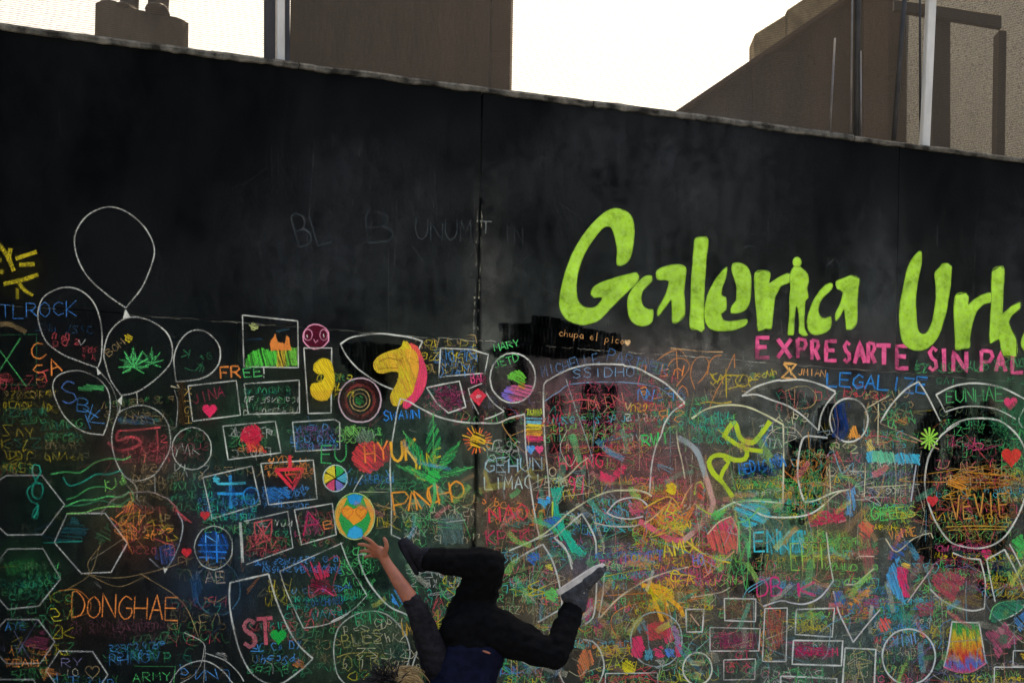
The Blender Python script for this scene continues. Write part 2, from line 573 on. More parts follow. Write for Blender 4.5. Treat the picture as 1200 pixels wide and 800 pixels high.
poly_solid('pilaster', [(1012, 860), (1012, -14), (1041, -34), (1041, 860)], Yb - 0.08, 0.078, M_BROWN2, bl)
poly_solid('pipe_casing', [(882, 860), (882, 73), (886, 70.3), (886, 860)], Yb - 0.03, 0.028, M_BROWN, bl)

pb = tag(empty('tan_parapet_building', Vector((atY(930, 30, 17.5).x, 17.5, 0))), 'tan stone parapet showing over the raking roofline', 'building')
poly_solid('parapet', [(884, 860), (884, 40), (921, 17), (921, 860)], 17.5, 0.4, M_TAN, pb, 0.02)
poly_solid('parapet', [(921.6, 860), (921.6, 12), (965, -16), (1010, -44), (1010, 860)], 17.5, 0.4, M_TAN, pb, 0.02)

gb = tag(empty('grey_building', Vector((atY(1250, 30, 18).x, 18, 0))), 'grey rendered building behind the netting at the far right', 'building')
poly_solid('facade', [(1052, 860), (1052, -190), (1700, -190), (1700, 860)], 18, 5.0, M_GREYWALL, gb, 0.02)
fr = tag(empty('steel_frame', Vector((atY(1140, 100, 9.6).x, 9.6, 0))), 'brown steel portal frame standing behind the white post', 'frame')
poly_solid('post', [(1093, 860), (1093, 22), (1114, 25), (1114, 860)], 9.6, 0.12, M_BROWNSTEEL, fr, 0.004)
poly_solid('post', [(1158, 860), (1171, 35), (1180, 36), (1168, 860)], 9.6, 0.12, M_BROWNSTEEL, fr, 0.004)
poly_solid('beam', [(1048, 12), (1048, -1), (1174, 18), (1174, 33)], 9.55, 0.045, M_BROWNSTEEL, fr, 0.004)

# speckled mesh sheet hung behind the steel frame
verts, faces = [], []
n = 40
A_, B_ = atY(1050, 860, 10.4), atY(1700, -260, 10.4)
for j in range(n + 1):
    for i in range(n + 1):
        x = A_.x + (B_.x - A_.x) * i / n; z = .05 + (B_.z - .05) * j / n
        verts.append((x - fr.location.x, 10.4 - fr.location.y + .02 * mnoise.noise(Vector((x * 1.5, z * 1.5, 2))), z))
for j in range(n):
    for i in range(n):
        a = j * (n + 1) + i
        faces.append((a, a + 1, a + n + 2, a + n + 1))
meshobj('mesh_sheet', verts, faces, M_NET2, fr, True)

# ------------------------------------------------------------------ chalk drawing engine (all in the photo's own coordinates, laid on the wall face)
W_ = (206, 202, 182); LIME = (160, 205, 45); PINK = (232, 84, 126); RED = (206, 80, 82); ORG = (236, 140, 62)
YEL = (222, 196, 40); GRN = (84, 186, 98); DGRN = (58, 136, 84); TEAL = (38, 168, 132); BLU = (78, 146, 200)
CYA = (80, 190, 200); PUR = (120, 120, 150); BRN = (160, 132, 84); MAG = (176, 70, 104); BLK = (3, 3, 3); PALE = (205, 190, 150); NAVY = (26, 48, 84); LGRN = (130, 200, 90)
Z0, ZSTEP = 0.0012, 0.000010
zc = [0]
DUST = []          # (px, py, r, g, b, weight)

def left_dim(px, py):
    """light falling off towards the left end of the wall, put into the chalk opacity"""
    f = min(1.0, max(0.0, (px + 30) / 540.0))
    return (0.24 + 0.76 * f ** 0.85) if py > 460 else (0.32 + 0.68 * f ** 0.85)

def cat(pts, closed=False, step=4.0):
    P = [np.array(p, float) for p in pts]
    n = len(P)
    if n < 3:
        return line(pts, closed, step)
    out = []
    for i in range(n if closed else n - 1):
        p1, p2 = P[i], P[(i + 1) % n]
        p0 = P[(i - 1) % n] if closed or i > 0 else p1 * 2 - p2
        p3 = P[(i + 2) % n] if closed or i + 2 < n else p2 * 2 - p1
        k = max(1, int(np.linalg.norm(p2 - p1) / step))
        for j in range(k):
            t = j / k
            out.append(0.5 * (2 * p1 + (p2 - p0) * t + (2 * p0 - 5 * p1 + 4 * p2 - p3) * t * t + (3 * p1 - p0 - 3 * p2 + p3) * t ** 3))
    out.append(P[0] if closed else P[-1])
    return np.array(out)

def line(pts, closed=False, step=6.0):
    P = [np.array(p, float) for p in pts]
    if closed: P.append(P[0])
    out = []
    for a, b in zip(P, P[1:]):
        k = max(1, int(np.linalg.norm(b - a) / step))
        for j in range(k): out.append(a + (b - a) * j / k)
    out.append(P[-1])
    return np.array(out)

def zz(pts, x0, y0, s): return [(x0 + x / s, y0 + y / s) for x, y in pts]
def ell(cx, cy, rx, ry, n=20, a0=0, a1=360, wob=0.03):
    return [(cx + rx * math.cos(math.radians(a0 + (a1 - a0) * i / n)) * (1 + random.uniform(-wob, wob)), cy + ry * math.sin(math.radians(a0 + (a1 - a0) * i / n)) * (1 + random.uniform(-wob, wob))) for i in range(n if a1 - a0 == 360 else n + 1)]

ALL = []
class Draw:
    def __init__(self, name, label=None, kind=None, mat=None):
        self.name, self.label, self.kind, self.mat = name, label, kind, mat or M_CHALK
        self.v, self.f, self.c = [], [], []
        ALL.append(self)
    def _z(self):
        zc[0] += 1
        return -(Z0 + zc[0] * ZSTEP)
    def rib(self, P, w, col, a=1.0, dust=1.0, jit=0.22):
        P = np.asarray(P, float)
        n = len(P)
        if n < 2: return
        y = self._z()
        T = np.gradient(P, axis=0)
        L = np.maximum(np.hypot(T[:, 0], T[:, 1]), 1e-6)
        Nn = np.stack([-T[:, 1] / L, T[:, 0] / L], 1)
        ph = random.uniform(0, 99)
        base = len(self.v)
        w = w * (0.58 if w < 3.2 else 0.86)
        soft = min(0.55, w * 0.32)
        colf = col if callable(col) else None
        for i in range(n):
            q = mnoise.noise(Vector((P[i, 0] * .12, P[i, 1] * .12, ph)))
            q2 = mnoise.noise(Vector((P[i, 0] * .05, P[i, 1] * .05, ph + 31)))
            ww = w * (1 + jit * q) * 0.5
            cc = lin(colf(P[i, 0], P[i, 1])) if colf else lin(col)
            if col is not BLK:
                for sx_, hw_, k_ in ((558, 1.9, .06), (803, 1.1, .4), (1048, 1.1, .4)):
                    if abs(P[i, 0] - (sx_ + (520 - P[i, 1]) * .0175)) < hw_ and P[i, 1] > 395: aq = k_; break
                else: aq = 1.0
            else: aq = 1.0
            aa = aq * a * left_dim(P[i, 0], P[i, 1]) * (0.88 + 0.85 * q2) * (.80 if col is W_ else 1)  # stroke opacity also carries the painted light falloff to the left
            for off, al in ((-ww - soft, 0), (-ww + soft * .6, aa), (ww - soft * .6, aa), (ww + soft, 0)):
                x, z = wl(P[i, 0] + Nn[i, 0] * off, P[i, 1] + Nn[i, 1] * off)
                self.v.append((x, y, z)); self.c.append((*cc, al))
            if i:
                b0 = base + (i - 1) * 4; b1 = base + i * 4
                for k in range(3): self.f.append((b0 + k, b0 + k + 1, b1 + k + 1, b1 + k))
            if dust and i % 2 == 0:
                c8 = colf(P[i, 0], P[i, 1]) if colf else col
                DUST.append((P[i, 0], P[i, 1], *c8, w * a * dust))
    def s(self, pts, col=W_, w=2.3, a=0.95, closed=False, dust=1.0):
        self.rib(cat(pts, closed), w, col, a, dust); return self
    def p(self, pts, col=W_, w=2.3, a=0.95, closed=True, dust=1.0):
        self.rib(line([(x + random.uniform(-.5, .5), y + random.uniform(-.5, .5)) for x, y in pts], closed), w, col, a, dust); return self
    def fill(self, poly, col, a=1.0, edge=1.6, dust=0.0):
        y = self._z()
        tri = tessellate_polygon([[Vector((x, yy, 0)) for x, yy in poly]])
        b = len(self.v)
        for x, yy in poly:
            X, Z = wl(x, yy)
            c8 = col(x, yy) if callable(col) else col
            self.v.append((X, y, Z)); self.c.append((*lin(c8), a))
        self.f += [tuple(b + k for k in t) for t in tri]
        if edge: self.rib(line(poly, True, 5), edge, col, a, 0, 0.3)
        if dust:
            A = np.array(poly)
            for _ in range(int(dust * 14)):
                x, yy = A[:, 0].min() + random.random() * np.ptp(A[:, 0]), A[:, 1].min() + random.random() * np.ptp(A[:, 1])
                c8 = col(x, yy) if callable(col) else col
                DUST.append((x, yy, *c8, 3.0))
        return self
    def h(self, poly, col, ang=35, sp=2.0, w=1.9, a=0.8, dust=0.8):
        """hatching inside a polygon"""
        A = np.array(poly, float)
        c, s = math.cos(math.radians(ang)), math.sin(math.radians(ang))
        R = np.stack([A[:, 0] * c + A[:, 1] * s, -A[:, 0] * s + A[:, 1] * c], 1)
        v = R[:, 1].min() + sp * .5
        while v < R[:, 1].max():
            xs = []
            for i in range(len(R)):
                p, q = R[i], R[(i + 1) % len(R)]
                if (p[1] > v) != (q[1] > v): xs.append(p[0] + (v - p[1]) / (q[1] - p[1]) * (q[0] - p[0]))
            xs.sort()
            for x0, x1 in zip(xs[::2], xs[1::2]):
                if x1 - x0 < 1.2: continue
                k = max(2, int((x1 - x0) / 6) + 1)
                t = np.linspace(x0 + random.uniform(-1.6, 1.4), x1 + random.uniform(-1.4, 1.6), k)
                vv = v + np.array([random.uniform(-.5, .5) for _ in range(k)])
                if random.random() < .07: continue
                self.rib(np.stack([t * c - vv * s, t * s + vv * c], 1), w * 1.15, col, a * random.uniform(.6, 1.05), dust, .3)
            v += sp
        return self
    def heart(self, cx, cy, r, col, a=1.0, outline=False):
        P = []
        for i in range(26):
            t = 2 * math.pi * i / 26
            P.append((cx + r * 16 * math.sin(t) ** 3 / 16, cy - r * (13 * math.cos(t) - 5 * math.cos(2 * t) - 2 * math.cos(3 * t) - math.cos(4 * t)) / 15))
        if outline: self.s(P, col, 1.6, a, True)
        else:
            self.fill(P, col, a * .75, 1.5, 1); self.h(P, col, 50, 2.2, 1.8, a * .6)
        return self
    def t(self, word, x0, y0, x1, y1, hgt, col=W_, w=1.6, a=0.95, slant=0.0, gap=0.22, jit=1.0):
        """letters from baseline start to baseline end"""
        n = len(word)
        dx, dy = (x1 - x0), (y1 - y0)
        L = math.hypot(dx, dy)
        ux, uy = dx / L, dy / L
        vx, vy = uy, -ux                      # up
        cw = L / (n - gap)
        lw = cw * (1 - gap)
        for i, ch in enumerate(word):
            if ch == ' ': continue
            ox, oy = x0 + ux * cw * i, y0 + uy * cw * i
            hh = hgt * random.uniform(1 - .12 * jit, 1 + .08 * jit)
            oy += random.uniform(-.06, .06) * hgt * jit
            for st_ in FONT.get(ch, FONT['O']):
                pts = []
                for gx, gy in st_:
                    u = gx * lw + slant * gy * hh + random.uniform(-.3, .3) * jit
                    v = gy * hh + random.uniform(-.3, .3) * jit
                    pts.append((ox + ux * u + vx * v, oy + uy * u + vy * v))
                if ch in ROUND and len(pts) > 3: self.s(pts, col, w, a)
                else: self.p(pts, col, w, a, False)
        return self
    def scrib(self, x0, y0, x1, y1, col, rows=3, w=1.2, a=0.55, size=None):
        """rows of illegible hand scrawl"""
        rh = (y1 - y0) / rows
        hgt = size or min(13, rh * 0.78)
        for r in range(rows):
            by = y0 + rh * (r + .8) + random.uniform(-1, 1)
            x = x0 + random.uniform(0, (x1 - x0) * .15)
            sl = random.uniform(-.1, .1)
            c = col if not isinstance(col, list) else random.choice(col)
            while x < x1 - hgt * .4:
                cw = hgt * random.uniform(.5, .95)
                gl = FONT[random.choice(GLY)]
                fx, fy = random.random() < .5, random.random() < .5
                al = a * random.uniform(.5, 1.1) * (.78 if c in (RED, MAG, PUR) else 1.1)
                sl2 = random.uniform(-.25, .25)
                for st_ in gl:
                    pts = []
                    for gx, gy in st_:
                        gx = 1 - gx if fx else gx; gy = 1 - gy if fy else gy
                        pts.append((x + gx * cw + sl2 * gy * hgt + random.gauss(0, hgt * .07), by + sl * (x - x0) - gy * hgt + random.gauss(0, hgt * .07)))
                    if random.random() < .6: self.s(pts, c, w, al)
                    else: self.p(pts, c, w, al, False)
                x += cw * random.uniform(1.05, 1.6)
                if random.random() < .2: x += hgt * .9
        return self
    def loops(self, x0, y0, x1, y1, col, n=6, w=1.3, a=0.55):
        """tangled free strokes"""
        for _ in range(n):
            c = col if not isinstance(col, list) else random.choice(col)
            cx, cy = random.uniform(x0, x1), random.uniform(y0, y1)
            an, ra = random.uniform(0, 6.28), random.random() ** .7 * .5
            cx, cy = (x0 + x1) / 2 + math.cos(an) * ra * (x1 - x0), (y0 + y1) / 2 + math.sin(an) * ra * (y1 - y0)
            sc_ = random.choice([.10, .16, .26])
            pts = [(cx + random.gauss(0, (x1 - x0) * sc_), cy + random.gauss(0, (y1 - y0) * sc_)) for _ in range(random.randint(3, 6))]
            self.s(pts, c, w * random.uniform(.7, 1.3), a * random.uniform(.6, 1.1))
        return self
    def build(self):
        if not self.v: return
        m = bpy.data.meshes.new(self.name)
        m.from_pydata(self.v, [], self.f)
        ca = m.color_attributes.new('chalk', 'FLOAT_COLOR', 'POINT')
        ca.data.foreach_set('color', np.array(self.c, np.float32).ravel())
        m.materials.append(self.mat)
        # every face looks at the viewer (-y)
        m.update()
        o = bpy.data.objects.new(self.name, m)
        C.objects.link(o)
        o.parent = wall
        if self.label: o['label'] = self.label
        if self.kind: o['kind'] = self.kind

FONT = {
 'A': [[(0,0),(.5,1),(1,0)], [(.2,.38),(.82,.38)]], 'B': [[(0,0),(0,1),(.7,.95),(.8,.72),(.55,.54),(0,.52)], [(.55,.54),(.95,.35),(.8,.05),(0,0)]],
 'C': [[(1,.82),(.6,1),(.12,.75),(.05,.3),(.45,0),(1,.14)]], 'D': [[(0,0),(.03,1),(.65,.9),(1,.5),(.7,.1),(0,0)]],
 'E': [[(1,1),(0,1),(0,0),(1,0)], [(0,.52),(.8,.52)]], 'F': [[(1,1),(0,1),(0,0)], [(0,.52),(.75,.52)]],
 'G': [[(1,.85),(.55,1),(.1,.7),(.06,.3),(.5,0),(.98,.15),(1,.48),(.6,.48)]], 'H': [[(0,0),(0,1)], [(1,0),(1,1)], [(0,.5),(1,.5)]],
 'I': [[(.5,0),(.5,1)]], 'J': [[(.8,1),(.8,.2),(.45,0),(.1,.2)]], 'K': [[(0,0),(0,1)], [(1,1),(.05,.48),(1,0)]], 'L': [[(0,1),(0,0),(1,0)]],
 'M': [[(0,0),(.08,1),(.5,.35),(.92,1),(1,0)]], 'N': [[(0,0),(0,1),(1,0),(1,1)]], 'O': [[(.5,1),(.08,.75),(.05,.25),(.5,0),(.95,.25),(.92,.75),(.5,1)]],
 'P': [[(0,0),(0,1)], [(0,1),(.8,.95),(.95,.72),(.7,.48),(0,.45)]], 'R': [[(0,0),(0,1)], [(0,1),(.8,.95),(.9,.72),(.6,.5),(0,.48)], [(.4,.48),(1,0)]],
 'S': [[(.95,.85),(.5,1),(.1,.78),(.35,.55),(.8,.4),(.9,.15),(.45,0),(.03,.15)]], 'T': [[(0,1),(1,1)], [(.5,1),(.5,0)]], 'U': [[(0,1),(.02,.3),(.5,0),(.97,.3),(1,1)]],
 'V': [[(0,1),(.5,0),(1,1)]], 'W': [[(0,1),(.25,0),(.5,.7),(.75,0),(1,1)]], 'X': [[(0,0),(1,1)], [(0,1),(1,0)]], 'Y': [[(0,1),(.5,.5),(1,1)], [(.5,.5),(.5,0)]],
 'Z': [[(0,1),(1,1),(0,0),(1,0)]], '!': [[(.5,1),(.5,.35)], [(.5,.1),(.52,0)]], '9': [[(.9,.65),(.5,.5),(.15,.7),(.45,1),(.9,.85),(.85,.3),(.5,0)]], '7': [[(0,1),(1,1),(.4,0)]],
 '5': [[(.95,1),(.15,1),(.1,.55),(.6,.62),(.95,.35),(.6,.02),(.05,.1)]], '2': [[(.05,.8),(.5,1),(.9,.75),(.5,.4),(0,0)], [(0,0),(1,0)]],
 'c': [[(.9,.5),(.4,.62),(.1,.3),(.45,0),(.95,.12)]], 'h': [[(.05,1),(.05,0)], [(.05,.4),(.5,.62),(.85,.4),(.85,0)]], 'u': [[(.1,.6),(.15,.1),(.6,.02),(.85,.6),(.9,0)]],
 'p': [[(.1,.6),(.1,-.4)], [(.1,.5),(.6,.62),(.9,.3),(.5,0),(.1,.1)]], 'a': [[(.85,.55),(.4,.62),(.1,.28),(.45,0),(.8,.3),(.85,.6),(.95,0)]], 'e': [[(.1,.32),(.9,.36),(.5,.64),(.1,.3),(.5,0),(.95,.12)]],
 'l': [[(.4,1.05),(.4,0),(.6,0)]], 'i': [[(.5,.6),(.5,0)], [(.5,.85),(.5,.8)]], 'o': [[(.5,.62),(.1,.3),(.5,0),(.9,.3),(.5,.62)]],
 'B_': []}
GLY = list('CDFGJKLNPRSUVYZ2579ceuph')
ROUND = set('BCDGOPRSUJ952cuhpaeo')

# ================================================================== THE MURAL
A5 = lambda p: zz(p, 0, 240, 5)          # left top
B5 = lambda p: zz(p, 0, 350, 5.335)
D4 = lambda p: zz(p, 0, 400, 4)
E4 = lambda p: zz(p, 0, 600, 4)
F5 = lambda p: zz(p, 0, 490, 5)
G5 = lambda p: zz(p, 0, 640, 5)
H5 = lambda p: zz(p, 200, 360, 5.715)
I5 = lambda p: zz(p, 200, 490, 5)
J5 = lambda p: zz(p, 200, 640, 5)
K5 = lambda p: zz(p, 370, 360, 5.715)
L5 = lambda p: zz(p, 370, 490, 5)
M4 = lambda p: zz(p, 370, 620, 4.445)
N6 = lambda p: zz(p, 540, 370, 6)
O5 = lambda p: zz(p, 540, 490, 5)
P4 = lambda p: zz(p, 540, 620, 4.445)
Q6 = lambda p: zz(p, 720, 380, 6.155)
R5 = lambda p: zz(p, 720, 500, 5.333)
S3 = lambda p: zz(p, 650, 560, 3.333)
T6 = lambda p: zz(p, 880, 380, 6.155)
V4 = lambda p: zz(p, 800, 420, 4)
X6 = lambda p: zz(p, 1040, 380, 6.155)
Y5 = lambda p: zz(p, 1040, 500, 5.333)
ZZ4 = lambda p: zz(p, 900, 600, 4)
GG = lambda p: zz(p, 640, 230, 4.211)
UU = lambda p: zz(p, 900, 270, 4)

# ---- worn grey-and-black patches first
d = Draw('black_overpaint', 'patches of fresh black paint rolled over old chalk', 'stuff')
for poly, a in (([(586, 379), (590, 400), (588, 412), (646, 420), (700, 418), (728, 412), (726, 392), (690, 386), (650, 372), (625, 370), (622, 380)], .95),
                ([(958, 480), (966, 474), (984, 474), (988, 500), (970, 519), (958, 516)], .9),
                ([(924, 515), (952, 515), (975, 520), (966, 560), (962, 605), (930, 618), (920, 590), (921, 545)], .8),
                ([(1074, 500), (1090, 480), (1120, 470), (1160, 480), (1180, 505), (1186, 560), (1180, 610), (1150, 636), (1105, 640), (1075, 610), (1068, 560)], .8),
                ([(1060, 636), (1090, 625), (1140, 636), (1180, 622), (1178, 640), (1150, 665), (1110, 668), (1075, 655)], .75),
                ([(1115, 470), (1122, 448), (1130, 472), (1132, 520), (1112, 520)], .7), ([(1148, 478), (1158, 458), (1164, 480), (1162, 520), (1146, 516)], .7),
                ([(592, 478), (605, 478), (603, 545), (592, 542)], .85), ([(644, 465), (660, 462), (658, 530), (644, 530)], .7), ([(685, 450), (722, 452), (718, 500), (705, 540), (690, 530), (680, 480)], .75),
                ([(1145, 700), (1150, 655), (1172, 648), (1182, 680), (1180, 700)], .75), ([(880, 642), (895, 640), (893, 668), (880, 670)], .8), ([(398, 405), (420, 400), (470, 405), (480, 412), (455, 440), (450, 470), (420, 450), (402, 425)], .85),
                ([(570, 410), (612, 405), (618, 440), (612, 460), (600, 420), (580, 418)], .8), ([(872, 682), (890, 680), (888, 696), (874, 694)], .8),
                ([(903, 455), (930, 458), (960, 470), (940, 500), (920, 485)], .35), ([(872, 548), (905, 545), (900, 556), (872, 560)], .6)):
    for ang in (84, 97):
        d.h(poly, BLK, ang, 4.5, 6.5, a * .5, 0)

# ---- the big lime title, letter by letter
def lime(polys, lab):
    q = Draw('painted_letter', lab, None, M_PAINT)
    for pl in polys:
        q.fill(pl, lambda x, y: (162, 204, 42), 1.0, 0)
        q.rib(cat(pl, True, 3), 1.8, (154, 196, 40), .8, .25, .4)
    return q
def smooth_poly(pl): return [tuple(v) for v in cat(pl, True, 3.0)[:-1]]
sp = smooth_poly
Gp = sp(GG([(350,340),(385,335),(415,300),(428,240),(432,160),(420,105),(390,75),(345,62),(300,75),(255,110),(200,170),(140,260),(95,370),(70,470),(66,540),(85,590),(120,620),(180,633),(225,625),(260,610),(310,560),(370,500),(440,430),(455,395),(445,378),(410,385),(330,405),(260,430),(228,455),(220,485),(235,500),(275,500),(265,525),(240,548),(205,552),(170,535),(152,500),(148,440),(160,360),(185,290),(230,215),(275,160),(305,148),(325,165),(340,210),(350,270)]))
lime([Gp], 'tall lime capital G opening the big title')
lime([sp(GG([(520,395),(490,395),(455,420),(420,465),(402,510),(405,580),(425,620),(460,640),(500,635),(522,615),(525,560),(505,560),(480,545),(468,510),(475,470),(500,440),(520,420)])),
      GG([(545,370),(580,350),(640,338),(685,352),(685,400),(678,470),(682,580),(650,620),(622,622),(620,560),(615,510),(585,550),(550,592),(548,560),(565,530),(590,480),(605,420),(580,412),(548,410)])], 'lime stencilled letter a after the capital G')
lime([GG([(735,210),(775,202),(797,215),(790,300),(778,450),(775,600),(780,655),(765,670),(745,660),(708,645),(712,540),(718,380),(728,260)])], 'tall lime letter l of the title')
lime([sp(GG([(890,350),(870,365),(830,420),(795,490),(780,560),(785,620),(810,655),(870,665),(940,655),(985,635),(990,608),(960,610),(900,620),(870,610),(862,580),(885,560),(885,500),(865,490),(868,450),(885,400)])),
      sp(GG([(920,335),(950,330),(985,345),(1005,385),(1008,470),(995,540),(960,572),(910,575),(915,540),(935,515),(940,450),(925,400),(915,370)]))], 'lime stencilled letter e of the title')
lime([[(884.6,320.2),(895.3,317.4),(901.9,320.2),(900.7,332.1),(910,327),(918,322.5),(925,321),(924,331),(915,335),(908,348),(905,370),(903,385),(897,385),(888,388),(887,372.5),(884.6,344)]], 'lime letter r joined to the painted man')
lime([ell(933.7, 307.5, 4.8, 5.6, 16, wob=0) , UU([(120,172),(105,200),(100,230),(105,270),(100,330),(100,400),(92,490),(115,490),(120,440),(127,365),(133,350),(140,370),(145,440),(145,480),(160,492),(185,490),(170,465),(168,400),(172,330),(185,315),(180,270),(188,240),(183,205),(165,185),(150,172)])], 'lime silhouette of a standing man used as the letter i')
lime([sp(UU([(298,250),(270,255),(230,300),(195,370),(182,430),(190,470),(215,488),(260,480),(290,455),(292,405),(265,415),(240,400),(235,360),(250,320),(295,275)])),
      UU([(318,240),(345,228),(385,212),(425,228),(420,280),(415,350),(412,435),(385,465),(365,465),(362,420),(355,370),(335,400),(316,425),(316,390),(335,350),(350,290),(322,272)])], 'lime stencilled letter a ending the first title word')
# pink line is under the U and k, so it goes on first
pk = (226, 78, 124)
def pink(ch, x0, y0, x1, y1, f, lab=None):
    q = Draw('painted_letter', lab, None, M_PAINT)
    P = f([(x0, y1), (x1, y0)])
    (ax, ay), (bx, by) = P
    for st_ in FONT[ch]:
        pts = [(ax + 2 + u * (bx - ax - 4), ay - 2 + v * (by - ay + 4)) for u, v in st_]
        if ch in ROUND: q.s(pts, pk, 4.8, 1, dust=.5)
        else: q.p(pts, pk, 5.2, 1, False, dust=.5)
for ch, x0, x1, ya, yb, f in (('E',32,140,82,250,T6),('X',180,300,92,252,T6),('P',322,410,95,255,T6),('R',425,500,102,268,T6),('E',528,625,110,272,T6),('S',655,725,115,285,T6),('A',735,830,118,292,T6),('R',830,905,122,292,T6),('T',890,1020,140,302,T6),
                              ('E',50,160,145,328,X6),('S',282,368,155,345,X6),('I',390,420,165,352,X6),('N',460,580,182,352,X6),('P',662,772,178,352,X6),('A',765,862,190,350,X6),('L',885,985,192,362,X6)):
    pink(ch, x0, ya, x1, yb, f, 'pink capital %s in the line under the lime title' % ch)
lime([sp(UU([(715,100),(690,115),(655,170),(635,260),(617,350),(615,440),(625,510),(650,545),(690,562),(735,555),(780,520),(810,460),(835,370),(850,270),(858,170),(840,155),(812,158),(805,172),(780,200),(785,250),(785,310),(775,400),(755,460),(735,485),(710,480),(695,440),(690,350),(695,260),(715,160)]))], 'big lime capital U of the second title word')
lime([UU([(878,305),(925,295),(938,310),(935,350),(970,320),(1010,300),(1045,295),(1045,335),(1010,345),(975,380),(955,440),(945,500),(940,550),(905,555),(878,558),(876,500),(870,400)])], 'lime letter r after the capital U')
lime([UU([(1048,195),(1085,170),(1105,185),(1100,280),(1098,390),(1140,355),(1180,338),(1178,365),(1140,400),(1125,430),(1140,470),(1160,510),(1160,590),(1100,585),(1080,510),(1040,530),(1036,480),(1045,330)])], 'lime letter k at the right end of the title')
lime([sp([(1196, 402), (1199, 392), (1206, 380), (1216, 376), (1222, 384), (1212, 388), (1207, 398), (1212, 406), (1222, 404), (1220, 412), (1206, 414), (1199, 410)])], 'edge of a lime letter cut by the right border')

# ---- faint wiped lettering on the upper panels
d = Draw('wiped_lettering', 'faint half wiped grey capitals on the upper black panels')
g = (120, 126, 124)
d.t('BL', 351, 292, 388, 282, 40, g, 3, .16, 0); d.t('B', 432, 286, 462, 284, 34, g, 3, .08); d.t('UNUM', 487, 281, 552, 283, 24, g, 1.5, .17); d.t('T', 562, 275, 576, 275, 16, (170, 175, 160), 2.4, .35); d.t('IN', 590, 284, 612, 284, 20, g, 1.5, .14)
d.s([(872, 290), (876, 288), (884, 290)], g, 1.2, .3); d.t('XY', 968, 312, 986, 314, 8, g, .8, .25)


# ---- pale worn line where the two rows of panels meet, and frayed seam edges
d = Draw('worn_edge', 'pale worn paint along the joints between the panels', 'stuff')
sy = lambda x: 357 + x * 0.0766 + (0 if x < 560 else -0.5)
for x0, x1, a in ((-60, 60, .2), (150, 300, .35), (300, 470, .18), (470, 556, .5), (560, 590, .5), (640, 735, .25), (735, 800, .55), (800, 840, .55), (848, 880, .3), (930, 1050, .16), (1060, 1190, .16)):
    x = x0
    while x < x1:
        l = random.uniform(4, 26)
        d.s([(x, sy(x) + random.uniform(-1, 1)), (x + l / 2, sy(x + l / 2) + random.uniform(-1.4, 1)), (x + l, sy(x + l) + random.uniform(-1, 1))], (205, 200, 170), random.uniform(.7, 1.7), a * random.uniform(.4, 1.1), dust=.2)
        x += l * random.uniform(.6, 1.6)
for yy in range(248, 400, 5):
    xx = 562 - (yy - 240) * 0.032
    for sgn in (-1, 1):
        if random.random() < .62: d.s([(xx + sgn * 2.4 + random.uniform(-.7, .7), yy), (xx + sgn * 2.6, yy + random.uniform(2, 7))], (190, 185, 150), random.uniform(.8, 2.2), random.uniform(.06, .4), dust=0)

for _ in range(70):      # scratches, roller edges and thin runs of paint on the bare upper panels
    x, y0_ = random.uniform(40, 1190), random.uniform(110, 330); L_ = random.choice([8, 20, 50, 110]) * random.uniform(.6, 1.2)
    lean = random.gauss(0, .05) if random.random() < .75 else random.gauss(0, 1)
    d.s([(x, y0_ + x * .12), (x + lean * L_ * .5, y0_ + L_ * .5 + x * .12), (x + lean * L_, min(392 + x * .02, y0_ + L_ + x * .12))], (120, 118, 110), random.uniform(.6, 1.4), random.uniform(.03, .16), dust=0)

